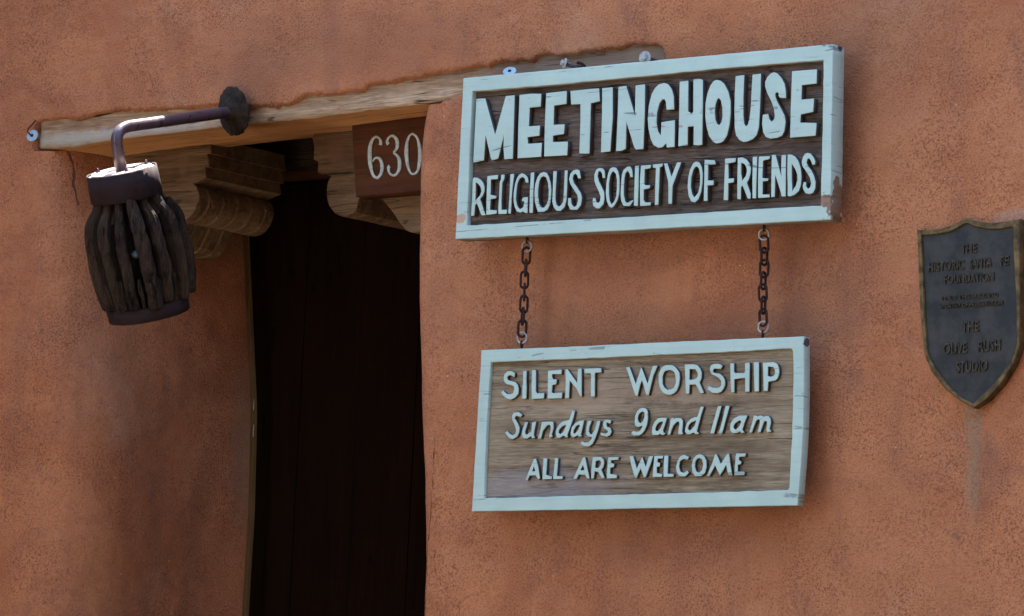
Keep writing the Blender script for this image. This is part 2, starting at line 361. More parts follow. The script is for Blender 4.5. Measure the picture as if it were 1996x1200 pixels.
pm = Mat('pale_bounce_slab'); pc_ = pm.mix(pm.ramp(pm.noise(scale=2.5, det=6), 0.3, 0.7), (0.62, 0.54, 0.45), (0.54, 0.47, 0.39))
bm = bmesh.new(); bm_box(bm, -11, -0.9, -7.0, -0.7, 0.002, 0.12); bmesh.ops.bevel(bm, geom=bm.edges[:], offset=0.01, segments=1)
pv = obj('bounce_slab', bm, pm.done(pc_, 0.9, pm.bump(pm.noise(scale=60, det=5), 0.3, 0.01)), None); pv['kind'] = 'structure'  # added slab, out of view, bounces sunlight up onto wall and soffit
# ------------------------------------------------------------------ added house masses, out of view, blocking sky light from the doorway
MN = Mat('sky_blocker_stucco'); MN = MN.done(MN.mix(MN.noise(scale=1.2, det=5), (0.13, 0.075, 0.05), (0.09, 0.052, 0.035)), 0.95)
nb2 = thing('sky_blocker_house', 'added brown house mass out of view on the right, blocking sky light from the doorway', 'house', (9.0, -5, 0))
bm = bmesh.new(); bm_box(bm, 6.6, 12, -14, -0.6, 0, 6.0); bmesh.ops.bevel(bm, geom=[e for e in bm.edges if max(v.co.z for v in e.verts) > 4], offset=0.25, segments=4); obj('walls', bm, MN, nb2)
for wy in (-3.0, -6.5, -10.0):  # windows dress the added, unseen mass
    for wz in (1.0,):
        bm = bmesh.new(); bm_box(bm, 6.50, 6.66, wy - 0.55, wy + 0.55, wz, wz + 1.2); bmesh.ops.bevel(bm, geom=bm.edges[:], offset=0.01, segments=1)
        w_ = obj('window_frame', bm, MCHIP_, nb2)
        bm = bmesh.new(); bm_box(bm, 6.485, 6.50, wy - 0.47, wy + 0.47, wz + 0.08, wz + 1.12); obj('pane', bm, MGL_, nb2)

nb3 = thing('sky_blocker_house', 'added tall dark brown house mass behind the camera, blocking low sky light from the front right', 'house', (8.0, -9, 0))
bm = bmesh.new(); bm_box(bm, 0.0, 16, -18, -8.6, 0, 8.0); bmesh.ops.bevel(bm, geom=[e for e in bm.edges if max(v.co.z for v in e.verts) > 4], offset=0.25, segments=4); obj('walls', bm, MN, nb3)  # added out of view to block low sky light from the front right
for wx in (3.0, 6.5, 10.0):
    for wz in (1.0, 4.2):
        bm = bmesh.new(); bm_box(bm, wx - 0.55, wx + 0.55, -8.64, -8.50, wz, wz + 1.2); bmesh.ops.bevel(bm, geom=bm.edges[:], offset=0.01, segments=1); obj('window_frame', bm, MCHIP_, nb3)
        bm = bmesh.new(); bm_box(bm, wx - 0.47, wx + 0.47, -8.50, -8.485, wz + 0.08, wz + 1.12); obj('pane', bm, MGL_, nb3)

# ------------------------------------------------------------------ the adobe wall
bld = thing('adobe_building', 'terracotta adobe building front with a dark recessed doorway under a pale timber lintel', 'building', (0, 0.3, 0))
# bare-timber area where the stucco stops short of the beam (photo outline on the wall face)
top_px = [(70, 244), (80, 239), (112, 235), (140, 234), (165, 229), (200, 223), (250, 218), (320, 216), (345, 214), (417, 208), (493, 212), (527, 208), (553, 210),
          (573, 198), (593, 190), (640, 187), (673, 182), (710, 177), (715, 170), (760, 163), (807, 154), (840, 146), (887, 140), (902, 136), (944, 131),
          (961, 126), (996, 119), (1038, 120), (1045, 111), (1061, 106), (1075, 112), (1122, 108), (1158, 101), (1209, 97), (1231, 89), (1270, 86), (1286, 91)]
bot_px = [(1292, 118), (960, 168), (900, 178), (860, 193), (840, 203), (834, 212), (828, 300), (78, 300), (73, 284), (68, 262)]
POLY = [(p.x, p.z) for p in ats(top_px + bot_px, 0.0)]
def sdist(x, z, P):
    ins = False; best = 9; n = len(P); j = n - 1
    for i in range(n):
        xi, zi = P[i]; xj, zj = P[j]
        if (zi > z) != (zj > z) and x < (xj - xi) * (z - zi) / (zj - zi) + xi: ins = not ins
        dx, dz = xj - xi, zj - zi; t = max(0, min(1, ((x - xi) * dx + (z - zi) * dz) / (dx * dx + dz * dz)))
        d = math.hypot(x - xi - t * dx, z - zi - t * dz); best = min(best, d); j = i
    return best if ins else -best
Pxs = [p[0] for p in POLY]; Pzs = [p[1] for p in POLY]
PB = (min(Pxs) - .03, max(Pxs) + .03, min(Pzs) - .03, max(Pzs) + .03)
def relief(x, z, y=0.0):
    v = 0.010 * fr(x, y, z, 1.3, 2) + 0.0035 * fr(x + 5, y, z, 6, 3) + 0.0012 * fr(x, y + 3, z, 26, 2)
    # keep the wall quiet behind the plaque and signs
    return -v
def wall_y(x, z):
    y = relief(x, z)
    if PB[0] < x < PB[1] and PB[2] < z < PB[3]:
        d = sdist(x, z, POLY) + 0.0040 * fr(x, 1, z, 30, 4) + 0.0035 * fr(x * 0.6, 2, z, 120, 3)
        if d > -0.012:
            t = max(0, min(1, (d + 0.003) / 0.006)); lip = max(0, min(1, (d + 0.012) / 0.012))
            y = (y + 0.004 * lip * lip) * (1 - t) + 0.075 * t
    return y
zb = [(p.z, p.x) for p in ats([(833, 205), (826, 240), (820, 300), (818, 350), (817, 500), (819, 600), (824, 750), (829, 900), (833, 1050), (837, 1200), (842, 1500)], 0.0)][::-1]
RR = 0.05
def right_x(z): return lerp(z, [a for a, b in zb], [b for a, b in zb]) - 0.427 * RR / 0.788 * 0.95
lz = [(p.z, p.x) for p in ats([(470, 300), (470, 450), (477, 600), (486, 800), (481, 1000), (469, 1200), (460, 1500)], 0.48)][::-1]
def left_end_x(z): return lerp(z, [a for a, b in lz], [b for a, b in lz])
ZTOP = 3.36
low = ats([(60, 291), (140, 286), (212, 273.5), (340, 258), (423, 248), (473, 242), (607, 230), (707, 217), (823, 202), (900, 193), (1295, 142)], 0.012)
lx = [p.x for p in low]; lzv = [p.z for p in low]
def axis(lo, hi, c0, c1, fine, coarse):
    a = [];
    x = c0
    while x > lo: x = max(lo, x - coarse); a.append(x)
    a = a[::-1]; x = c0
    while x < c1 - 1e-6: a.append(x); x += fine
    a.append(c1)
    while x < hi: x = min(hi, x + coarse); a.append(x)
    out = [a[0]]
    for v in a[1:]:
        if v - out[-1] > 1e-4: out.append(v)
    return out
XS = axis(-6, 6, -1.36, 1.36, 0.0045, 0.25); ZS = axis(0, ZTOP - 0.06, 1.48, 3.04, 0.0045, 0.12)
XL0 = min(XS, key=lambda v: abs(v - at(62, 300, 0).x)); XR0 = min(XS, key=lambda v: abs(v - (at(850, 300, 0).x + 0.03)))
ZCUT = min(ZS, key=lambda v: abs(v - (at(400, 240, 0).z)))      # top of the cut, hidden inside the beam
jl, jr = XS.index(XL0), XS.index(XR0); ic = ZS.index(ZCUT)
verts = []; faces = []; idx = {}
for i, z in enumerate(ZS):
    for j, x in enumerate(XS):
        if i < ic and jl < j < jr: continue
        idx[i, j] = len(verts); verts.append((x, wall_y(x, z), z))
for i in range(len(ZS) - 1):
    for j in range(len(XS) - 1):
        q = ((i, j), (i, j + 1), (i + 1, j + 1), (i + 1, j))
        if all(k in idx for k in q) and not (i < ic and jl <= j < jr): faces.append([idx[k] for k in q])
# left reveal: rounded corner, then a splayed face running back to the door frame
NP = 110
def left_path(t, z):
    xe = left_end_x(z); sp = 0.13; p1 = xe - 0.49 * sp; yb = 0.17; x2 = p1 + sp * yb
    if t < 0.45:
        u = t / 0.45; x = XL0 * (1 - u) ** 2 + p1 * 2 * u * (1 - u) + x2 * u * u; y = yb * u * u
    else:
        s = (t - 0.45) / 0.55; x = x2 + (xe - x2) * s; y = yb + (0.49 - yb) * s; x += 0.006 * math.sin(math.pi * s) * math.sin(z * 3)
    if z > lerp(x, lx, lzv) - 0.004 and y < 0.035: y = 0.035
    k = min(1, t * 10); r = relief(x, z, y)
    return (x + (-r) * 0.8 * k * min(1, (1 - t) * 6), y + r * (1 - k * 0.7), z)
def right_path(t, z):
    xe = right_x(z); R = RR
    if t < 0.15:
        s = t / 0.15; x = XR0 + (xe + R - XR0) * s; y = 0
    elif t < 0.5:
        a = (t - 0.15) / 0.35 * math.pi / 2; x = xe + R - R * math.sin(a); y = R * (1 - math.cos(a))
    else:
        s = (t - 0.5) / 0.5; x = xe + 0.01 * s; y = R + (0.56 - R) * s
    r = relief(x, z, y); k = min(1, max(0, (t - 0.15) * 5))
    return (x + r * 0.35 * k, y + r * (1 - k * 0.7), z)
for path, j0, np_, flip in ((left_path, jl, NP, False), (right_path, jr, 50, True)):
    prev = None
    for i in range(0, ic + 1):
        row = []
        for k in range(np_ + 1):
            if k == 0: row.append(idx[i, j0])
            else: row.append(len(verts)); verts.append(path(k / np_, ZS[i]))
        if prev:
            for k in range(np_):
                f = [prev[k], prev[k + 1], row[k + 1], row[k]]
                faces.append(f[::-1] if flip else f)
        prev = row
me = bpy.data.meshes.new('stucco_wall'); me.from_pydata(verts, [], faces); me.update()
wall = obj('stucco_wall', me, MS, bld, smooth=True)
# rounded parapet top, back and ends of the building, flat roof, closed dark room behind the door
bm = bmesh.new(); prof = []
for a in range(0, 10):
    t = a / 9 * math.pi; prof.append((0.2 - 0.2 * math.cos(t), ZTOP - 0.06 + 0.06 * math.sin(t)))
prof += [(0.40, 3.0)]
pr = None
for x in XS[::6] + [XS[-1]]:
    row = []
    for k, (y, z) in enumerate(prof):
        n = 0.012 * fr(x, y, z, 2.2, 3) if 0 < k else 0
        row.append(bm.verts.new((x, (wall_y(x, ZS[-1]) if k == 0 else y), z + (n if 0 < k < 9 else 0))))
    if pr:
        for k in range(len(row) - 1): bm.faces.new((pr[k], row[k], row[k + 1], pr[k + 1]))
    pr = row
obj('parapet', bm, MS, bld, smooth=True)
bm = bmesh.new(); bm_box(bm, -5.98, 5.98, 0.30, 4.3, 2.98, 3.10); obj('roof', bm, MS, bld)
bm = bmesh.new()
bm_box(bm, -5.99, -5.7, 0.12, 4.28, 0, 2.98); obj('side_wall', bm, MS, bld)
bm = bmesh.new(); bm_box(bm, 5.7, 5.99, 0.12, 4.28, 0, 2.98); obj('side_wall', bm, MS, bld)
bm = bmesh.new(); bm_box(bm, -5.69, 5.69, 4.0, 4.27, 0, 2.98); obj('rear_wall', bm, MS, bld)

bm = bmesh.new(); bm_box(bm, -5.9, -1.72, -3.8, -0.03, 0, 3.5); bmesh.ops.bevel(bm, geom=[e for e in bm.edges if max(v.co.z for v in e.verts) > 3], offset=0.12, segments=4)
obj('sky_blocker_wing', bm, MS, bld)  # added wing, out of view, shades the left end of the wall

# ------------------------------------------------------------------ lintel beam, inner lintel, corbels
up_ = ats([(60, 225), (340, 195), (900, 125), (1295, 75)], 0.012)
ux = [p.x for p in up_]; uz = [p.z for p in up_]
bm = bmesh.new(); prev = None; BD = 0.200
x0b, x1b = at(70, 270, 0).x, at(1291, 100, 0).x; n = 260
for i in range(n + 1):
    x = x0b + (x1b - x0b) * i / n; zl = lerp(x, lx, lzv) + 0.0012 * fr(x, 0, 0, 9, 3); zu = lerp(x, ux, uz) + 0.03
    ring = []; e = 0.004 + 0.002 * fr(x, 4, 0, 30, 2)
    sec = [(0.012 + e, zl), (0.05, zl), (0.10, zl + .001), (0.15, zl), (BD - .006, zl + .001), (BD, zl + 0.008), (BD, zu), (0.012, zu)]
    for q in range(1, 12): sec.append((0.012, zu + (zl + e - zu) * q / 11))
    for k, (y, z) in enumerate(sec):
        dy = 0.0016 * fr(x * 0.25, 0, z * 6, 9, 3) if y < 0.013 else 0
        dz = 0.0015 * fr(x * 0.3, y * 5, 0, 8, 2) if z < zl + .003 else 0
        ring.append(bm.verts.new((x, y + dy, z + dz)))
    if prev:
        m_ = len(ring)
        for k in range(m_):
            f = bm.faces.new((prev[k], ring[k], ring[(k + 1) % m_], prev[(k + 1) % m_])); f.material_index = 1 if k < 5 else 0; f.smooth = k not in (0, 4, 5, 6)
    else: first = ring
    prev = ring
bm.faces.new(first); bm.faces.new(prev[::-1]); bmesh.ops.recalc_face_normals(bm, faces=bm.faces)
obj('lintel_beam', bm, [MBEAM, MSOFF], bld)
zs = at(560, 262, 0.1).z
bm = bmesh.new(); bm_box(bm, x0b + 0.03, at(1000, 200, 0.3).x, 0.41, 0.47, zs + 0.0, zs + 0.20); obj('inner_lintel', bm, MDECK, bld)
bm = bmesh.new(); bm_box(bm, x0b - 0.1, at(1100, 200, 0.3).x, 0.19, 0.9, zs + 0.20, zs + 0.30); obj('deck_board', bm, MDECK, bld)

def corbel(pts, lobe, y0, y1, parent):
    """profile in the wall plane, run back from y0 to y1 with shallow carved rings on the scrolls"""
    P = [at(px, py, y0) for px, py in pts]; n = len(P)
    ar = sum(P[i].x * P[(i + 1) % n].z - P[(i + 1) % n].x * P[i].z for i in range(n))
    nor = []
    for i in range(n):
        d = P[(i + 1) % n] - P[i - 1]; v = Vector((d.z, 0, -d.x)).normalized(); nor.append(-v if ar > 0 else v)
    st = [(y0, .0018), (y0 + 0.002, 0)]; gy = y0 + 0.030; first = True
    while gy < y1 - 0.01:
        st += [(gy - 0.0045, 0), (gy, 0.0035), (gy + 0.0045, 0)]; gy += 0.043
    st += [(y1, 0)]
    bm = bmesh.new(); prev = None
    for y, g_ in st:
        ring = []
        for i in range(n):
            o = g_ if (lobe(i) or y == y0) else 0
            j = 0.0012 * fr(P[i].x, y, P[i].z, 30, 2)
            ring.append(bm.verts.new((P[i].x + nor[i].x * (o + j), y, P[i].z + nor[i].z * (o + j))))
        if prev:
            for i in range(n): bm.faces.new((prev[i], prev[(i + 1) % n], ring[(i + 1) % n], ring[i]))
        else:
            f = bm.faces.new(ring); f.normal_update(); bmesh.ops.triangulate(bm, faces=[f], ngon_method='EAR_CLIP')
        prev = ring
    f = bm.faces.new(prev[::-1]); f.normal_update(); bmesh.ops.triangulate(bm, faces=[f], ngon_method='EAR_CLIP')
    bmesh.ops.recalc_face_normals(bm, faces=bm.faces)
    return obj('corbel', bm, MCORB, parent)
YC = 0.145
Lp = [(180, 318), (180, 292), (300, 281), (408, 268), (409, 281), (412, 299), (404, 299.6), (406, 312), (408, 325), (400, 325.5), (401, 336), (402, 346), (376, 357.5),
      (382, 364), (386, 372), (387.5, 382), (386, 394), (381, 408), (373, 418.5), (363, 426.5), (351, 430), (340, 429), (332, 424), (329, 418), (328, 400), (322, 398),
      (312, 408), (304, 424), (296, 444), (288, 462), (278, 472), (262, 476), (200, 479), (180, 480)]
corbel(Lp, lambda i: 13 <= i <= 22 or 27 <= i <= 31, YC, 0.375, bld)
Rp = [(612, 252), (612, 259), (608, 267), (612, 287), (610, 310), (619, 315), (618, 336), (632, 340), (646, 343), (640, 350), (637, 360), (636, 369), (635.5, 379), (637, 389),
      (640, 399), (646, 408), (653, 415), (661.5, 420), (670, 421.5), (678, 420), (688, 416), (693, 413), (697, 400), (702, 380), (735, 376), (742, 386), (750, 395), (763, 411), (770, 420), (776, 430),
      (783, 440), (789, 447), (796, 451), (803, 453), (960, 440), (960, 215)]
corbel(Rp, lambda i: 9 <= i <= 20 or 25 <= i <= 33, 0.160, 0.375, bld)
# board with the house number
nb_pts = [(685, 243), (828, 226), (920, 215), (920, 358), (817, 372), (693, 383)]
NB = [at(px, py, 0.115) for px, py in nb_pts]
nb = prism('number_board', [NB], 0.115, 0.044, [MBOARD, MBOARD], bld, 0.0015)
def digit(strokes):
    bm = bmesh.new()
    for st in strokes:
        # Catmull-Rom through (x, y, half width)
        q = [st[0]] + st + [st[-1]]; pts = []; rd = []
        for i in range(1, len(q) - 2):
            for s in range(6):
                t = s / 6; v = []
                for c in range(3):
                    a, b, c_, d = q[i - 1][c], q[i][c], q[i + 1][c], q[i + 2][c]
                    v.append(0.5 * (2 * b + (c_ - a) * t + (2 * a - 5 * b + 4 * c_ - d) * t * t + (3 * b - a - 3 * c_ + d) * t ** 3))
                pts.append(v)
        pts.append(list(st[-1]))
        P = [at(690 + v[0] / 5, 220 + v[1] / 5, 0.113) for v in pts]; rd = [max(0.0014, v[2] / 5 / 900) for v in pts]
        tube(bm, P, rd, 10)
    for v in bm.verts: v.co.y = 0.113 + (v.co.y - 0.113) * 0.45
    bmesh.ops.recalc_face_normals(bm, faces=bm.faces)
    return obj('numeral', bm, MNUM, nb, smooth=True)
digit([[(256, 312, 20), (262, 285, 17), (250, 250, 11), (215, 232, 11), (180, 262, 16), (158, 330, 22), (155, 410, 24), (160, 500, 22), (178, 580, 16), (200, 620, 13), (235, 628, 14), (265, 590, 16), (275, 530, 20), (262, 465, 17), (232, 435, 12), (200, 445, 9), (182, 475, 8)]])
digit([[(335, 305, 18), (322, 275, 15), (340, 238, 11), (375, 222, 12), (412, 250, 18), (425, 300, 21), (415, 350, 16), (385, 382, 9)],
       [(385, 388, 9), (425, 420, 14), (446, 480, 22), (440, 550, 20), (410, 598, 13), (375, 606, 11), (345, 580, 12), (338, 535, 16), (350, 518, 21)]])
digit([[(572, 200, 10), (540, 225, 12), (518, 290, 18), (512, 370, 23), (516, 450, 21), (530, 530, 15), (555, 585, 10), (590, 592, 10), (622, 560, 14), (640, 480, 21), (645, 400, 23), (636, 310, 18), (612, 235, 12), (572, 200, 10)]])

# ------------------------------------------------------------------ door and frame deep in the opening
dr = thing('door', 'dark brown plank door standing deep in the shaded opening', 'door', (at(650, 900, 0.53).x, 0.53, 0))
del dr['category']; del dr['label']; dr.parent = bld; dr.location = dr.location - bld.location
zt = at(600, 346, 0.52).z; xa, xb = at(478, 700, 0.53).x, right_x(2.0) + 0.02
npl = 6
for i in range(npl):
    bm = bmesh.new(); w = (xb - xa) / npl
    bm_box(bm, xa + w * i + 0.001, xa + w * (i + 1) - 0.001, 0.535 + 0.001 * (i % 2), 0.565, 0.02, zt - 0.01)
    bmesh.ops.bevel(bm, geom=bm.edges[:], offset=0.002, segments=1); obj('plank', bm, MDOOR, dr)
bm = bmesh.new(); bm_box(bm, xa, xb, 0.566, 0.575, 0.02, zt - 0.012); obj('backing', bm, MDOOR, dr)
fm = bmesh.new(); prev = None
for i in range(61):
    z = 0.02 + (zt - 0.02) * i / 60; x = left_end_x(z)
    ring = [fm.verts.new(p) for p in ((x - 0.10, 0.485, z), (x + 0.010, 0.485, z), (x + 0.014, 0.489, z), (x + 0.014, 0.575, z), (x - 0.10, 0.575, z))]
    if prev:
        for k in range(5): fm.faces.new((prev[k], prev[(k + 1) % 5], ring[(k + 1) % 5], ring[k]))
    prev = ring
bmesh.ops.recalc_face_normals(fm, faces=fm.faces); fm.normal_update()
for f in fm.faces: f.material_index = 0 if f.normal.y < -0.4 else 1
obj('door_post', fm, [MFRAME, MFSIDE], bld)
fm = bmesh.new(); bm_box(fm, xa - 0.02, xb, 0.50, 0.575, zt, zt + 0.022); bmesh.ops.bevel(fm, geom=fm.edges[:], offset=0.003, segments=1); obj('door_head', fm, MBOARD, bld)
fm = bmesh.new(); bm_box(fm, xb - 0.03, xb + 0.03, 0.50, 0.575, 0.02, zt - 0.001); obj('door_post', fm, MDOOR, bld)
for px, py, h in ((481, 790, .026), (480, 838, .034)):
    p = at(px, py, 0.478); bm = bmesh.new(); x = left_end_x(p.z) + 0.0095
    vs = []
    for k in range(8):
        a = 2 * math.pi * k / 8; rj = random.uniform(.7, 1.2)
        vs.append((x + 0.0009 * math.cos(a) * rj, p.z + h * .5 * math.sin(a) * rj))
    f0 = [bm.verts.new((u, 0.4835, v)) for u, v in vs]; f1 = [bm.verts.new((u, 0.4845, v)) for u, v in vs]
    bm.faces.new(f0); bm.faces.new(f1[::-1])
    for k in range(8): bm.faces.new((f0[k], f1[k], f1[(k + 1) % 8], f0[(k + 1) % 8]))
    bmesh.ops.recalc_face_normals(bm, faces=bm.faces); obj('paint_chip', bm, MCHIP, bld)

# ------------------------------------------------------------------ carved signs
c1 = ((910, 160), 7.06); c2 = ((1100, 150), 7.06); c3_ = ((1250, 140), 7.06); c4 = ((1410, 120), 7.06)
c5 = ((905, 320), 8.317); c6 = ((1140, 305), 8.317); c7 = ((1370, 290), 8.317)
L1 = [
 (c1, [[(128,230),(250,222),(385,722),(532,188),(655,178),(645,600),(632,1052),(512,1062),(500,900),(505,735),(430,1050),(345,1075),(325,1040),(255,730),(235,1075),(85,1105)]]),
 (c1, [[(722,175),(880,155),(1022,158),(1015,335),(865,350),(850,605),(1003,595),(998,735),(835,755),(838,845),(1030,832),(1022,1025),(695,1047),(705,600)]]),
 (c1, [[(1090,150),(1372,118),(1370,298),(1200,322),(1190,585),(1342,575),(1335,712),(1185,735),(1180,822),(1388,815),(1380,1005),(1060,1022),(1072,500)]]),
 (c2, [[(80,190),(475,152),(488,332),(365,360),(355,700),(345,1050),(300,1055),(203,1050),(218,600),(218,372),(90,378)]]),
 (c2, [[(518,152),(662,138),(665,550),(632,1022),(500,1037),(515,500)]]),
 (c2, [[(742,135),(850,120),(968,528),(975,200),(978,115),(1108,98),(1105,500),(1088,990),(985,998),(960,970),(852,620),(845,985),(780,1015),(708,1018),(732,500)]]),
 (c3_, [[(308,150),(365,165),(415,230),(445,330),(452,512),(345,522),(335,410),(315,375),(285,380),(250,430),(215,560),(208,700),(230,820),(265,872),(275,690),(460,660),(458,1030),(350,1040),(340,980),(290,1035),(235,1045),(165,1005),(125,920),(95,780),(85,640),(100,460),(140,300),(190,215),(240,168)]]),
 (c3_, [[(525,128),(645,118),(642,540),(690,572),(712,545),(715,100),(790,92),(845,108),(845,500),(838,1000),(780,1012),(715,1002),(718,745),(640,752),(638,1012),(505,1022),(520,500)]]),
 (c3_, [[(1030,108),(1085,118),(1140,160),(1195,265),(1228,400),(1230,560),(1215,720),(1180,870),(1130,950),(1080,978),(1030,985),(985,960),(930,880),(895,760),(878,620),(880,430),(905,300),(950,180),(990,125)],
        [(1065,358),(1090,390),(1112,490),(1115,610),(1100,690),(1070,730),(1040,712),(1018,650),(1010,540),(1022,440),(1045,375)]]),
 (c4, [[(165,198),(285,182),(275,500),(275,740),(285,850),(305,888),(330,870),(355,790),(375,620),(385,400),(398,178),(515,162),(512,400),(500,700),(488,900),(460,1005),(405,1065),(330,1098),(270,1105),(215,1075),(170,1010),(152,900),(148,650),(155,400)]]),
 (c4, [[(695,143),(740,160),(800,225),(840,300),(858,400),(862,500),(780,498),(755,470),(757,430),(738,415),(715,435),(715,480),(745,560),(800,660),(842,740),(855,830),(840,950),(805,1020),(730,1050),(640,1058),(580,1035),(545,970),(528,850),(540,728),(615,718),(632,790),(662,825),(695,790),(705,745),(690,640),(655,540),(600,430),(572,340),(572,270),(605,205),(650,160)]]),
 (c4, [[(942,130),(1285,102),(1282,300),(1080,322),(1070,520),(1245,505),(1235,690),(1065,725),(1055,835),(1280,842),(1268,1018),(915,1045),(925,600)]]),
 (c5, [[(148,212),(205,215),(260,245),(305,300),(325,360),(325,430),(300,500),(255,560),(345,825),(275,828),(200,630),(175,660),(158,832),(105,835),(125,500),(132,260)],[(185,290),(225,320),(260,370),(275,430),(250,500),(175,590)]]),
 (c5, [[(370,190),(545,170),(540,238),(430,245),(420,490),(520,512),(512,550),(425,565),(410,735),(525,745),(520,800),(350,822),(358,500)]]),
 (c5, [[(592,170),(650,165),(645,245),(615,290),(600,600),(600,735),(690,735),(685,800),(550,808),(545,730),(560,500),(570,290),(590,240)]]),
 (c5, [[(742,160),(805,152),(775,420),(752,800),(708,798),(728,520)]]),
 (c5, [[(930,142),(985,165),(1025,210),(1042,295),(992,298),(975,230),(940,205),(895,230),(860,310),(845,430),(835,560),(850,660),(880,715),(910,722),(955,690),(970,600),(925,595),(945,535),(1028,530),(1025,640),(1025,790),(985,790),(950,765),(905,782),(850,765),(815,700),(795,600),(795,470),(820,310),(855,210),(890,165)]]),
 (c5, [[(1075,135),(1132,128),(1120,400),(1110,785),(1050,790),(1060,400)]]),
 (c5, [[(1280,122),(1330,135),(1365,190),(1395,290),(1410,400),(1405,540),(1385,650),(1345,735),(1290,768),(1190,772),(1165,700),(1140,600),(1132,470),(1145,320),(1180,210),(1225,145)],[(1280,190),(1320,210),(1350,290),(1365,420),(1360,560),(1330,650),(1290,700),(1245,700),(1210,640),(1195,520),(1195,400),(1215,270),(1245,210)]]),
 (c5, [[(1440,110),(1498,108),(1480,400),(1475,560),(1490,650),(1525,685),(1560,665),(1600,600),(1612,400),(1625,98),(1672,95),(1665,400),(1655,580),(1625,690),(1560,755),(1490,750),(1440,690),(1422,600),(1430,400)]]),
 (c5, [[(1820,82),(1865,95),(1890,225),(1845,232),(1820,170),(1795,150),(1765,180),(1755,235),(1775,300),(1830,380),(1885,460),(1905,540),(1890,660),(1825,738),(1715,735),(1675,650),(1680,545),(1725,545),(1735,640),(1770,690),(1815,670),(1840,580),(1830,500),(1770,410),(1715,320),(1695,240),(1715,150),(1765,95)]]),
 (c6, [[(225,185),(290,190),(318,230),(330,345),(285,348),(270,260),(245,232),(220,245),(205,310),(225,400),(270,490),(310,570),(315,680),(300,770),(235,840),(185,838),(135,800),(120,730),(130,670),(170,675),(185,735),(210,752),(240,720),(250,650),(225,570),(180,480),(150,390),(150,290),(180,210)]]),
 (c6, [[(460,172),(505,180),(535,230),(555,310),(562,450),(555,600),(530,700),(480,790),(430,832),(385,800),(350,720),(335,590),(345,430),(370,280),(400,200),(430,178)],[(460,235),(495,275),(515,360),(515,520),(505,640),(470,730),(430,772),(400,720),(388,600),(390,430),(410,310),(435,255)]]),
 (c6, [[(690,160),(735,160),(765,215),(778,330),(735,330),(715,260),(690,232),(660,265),(640,340),(632,480),(630,620),(650,720),(680,752),(785,695),(775,730),(725,800),(625,800),(585,720),(575,600),(585,420),(595,290),(625,210)]]),
 (c6, [[(810,152),(872,145),(870,450),(858,800),(790,795),(800,450)]]),
 (c6, [[(905,145),(1068,132),(1065,185),(970,205),(960,440),(975,462),(1055,460),(1045,512),(955,530),(950,700),(975,740),(1068,740),(1062,790),(890,800),(888,400)]]),
 (c6, [[(1098,128),(1260,110),(1255,155),(1215,175),(1205,400),(1190,780),(1130,785),(1140,400),(1148,185),(1098,180)]]),
 (c6, [[(1278,112),(1335,108),(1400,325),(1490,95),(1560,88),(1470,340),(1420,470),(1410,765),(1350,762),(1350,500),(1345,400)]]),
 (c6, [[(1815,78),(1860,100),(1895,170),(1910,280),(1905,430),(1885,570),(1840,690),(1780,742),(1720,725),(1680,640),(1662,500),(1670,350),(1700,210),(1750,110),(1785,82)],[(1815,158),(1850,200),(1865,300),(1862,450),(1835,580),(1770,665),(1735,600),(1715,480),(1725,330),(1755,220),(1785,170)]]),
 (c7, [[(25,175),(188,182),(210,248),(85,258),(78,510),(172,508),(172,585),(75,592),(75,842),(10,842),(18,500)]]),
 (c7, [[(358,155),(530,145),(528,210),(412,235),(412,480),(500,472),(500,540),(412,555),(408,830),(332,828),(345,500)]]),
 (c7, [[(562,145),(640,135),(705,170),(755,235),(778,310),(770,400),(745,490),(712,545),(775,720),(772,805),(725,805),(640,595),(618,620),(615,818),(555,812),(555,500)],[(620,225),(665,240),(700,290),(712,350),(690,440),(635,515),(620,400)]]),
 (c7, [[(805,130),(878,122),(870,450),(860,800),(800,800),(800,450)]]),
 (c7, [[(905,125),(1085,115),(1080,160),(975,190),(960,470),(1058,478),(1055,515),(970,528),(962,735),(1080,738),(1078,785),(890,795),(892,450)]]),
 (c7, [[(1115,98),(1175,95),(1270,450),(1265,250),(1275,100),(1345,95),(1342,772),(1275,770),(1240,640),(1170,420),(1165,775),(1105,780),(1108,400)]]),
 (c7, [[(1370,90),(1425,90),(1490,120),(1545,190),(1585,310),(1598,450),(1590,580),(1555,680),(1490,740),(1420,768),(1370,765),(1372,600),(1365,400)],[(1440,240),(1490,320),(1525,410),(1530,500),(1505,590),(1445,685),(1440,450)]]),
 (c7, [[(1690,62),(1745,75),(1795,140),(1820,200),(1815,250),(1775,258),(1745,185),(1720,150),(1695,165),(1680,220),(1700,275),(1760,350),(1800,440),(1825,530),(1820,640),(1785,710),(1730,732),(1660,718),(1620,650),(1615,590),(1632,535),(1672,538),(1670,600),(1700,645),(1735,620),(1752,560),(1730,460),(1670,360),(1610,280),(1598,210),(1620,130),(1650,82)]]),
]
s1 = ((965, 700), 9.073); s2 = ((1210, 690), 12); s3 = ((1370, 690), 12); s4 = ((975, 790), 8.678); s5 = ((1215, 780), 13.307); s6 = ((1365, 780), 13.307); s7 = ((1010, 870), 9.073); s8 = ((1215, 870), 7.984)
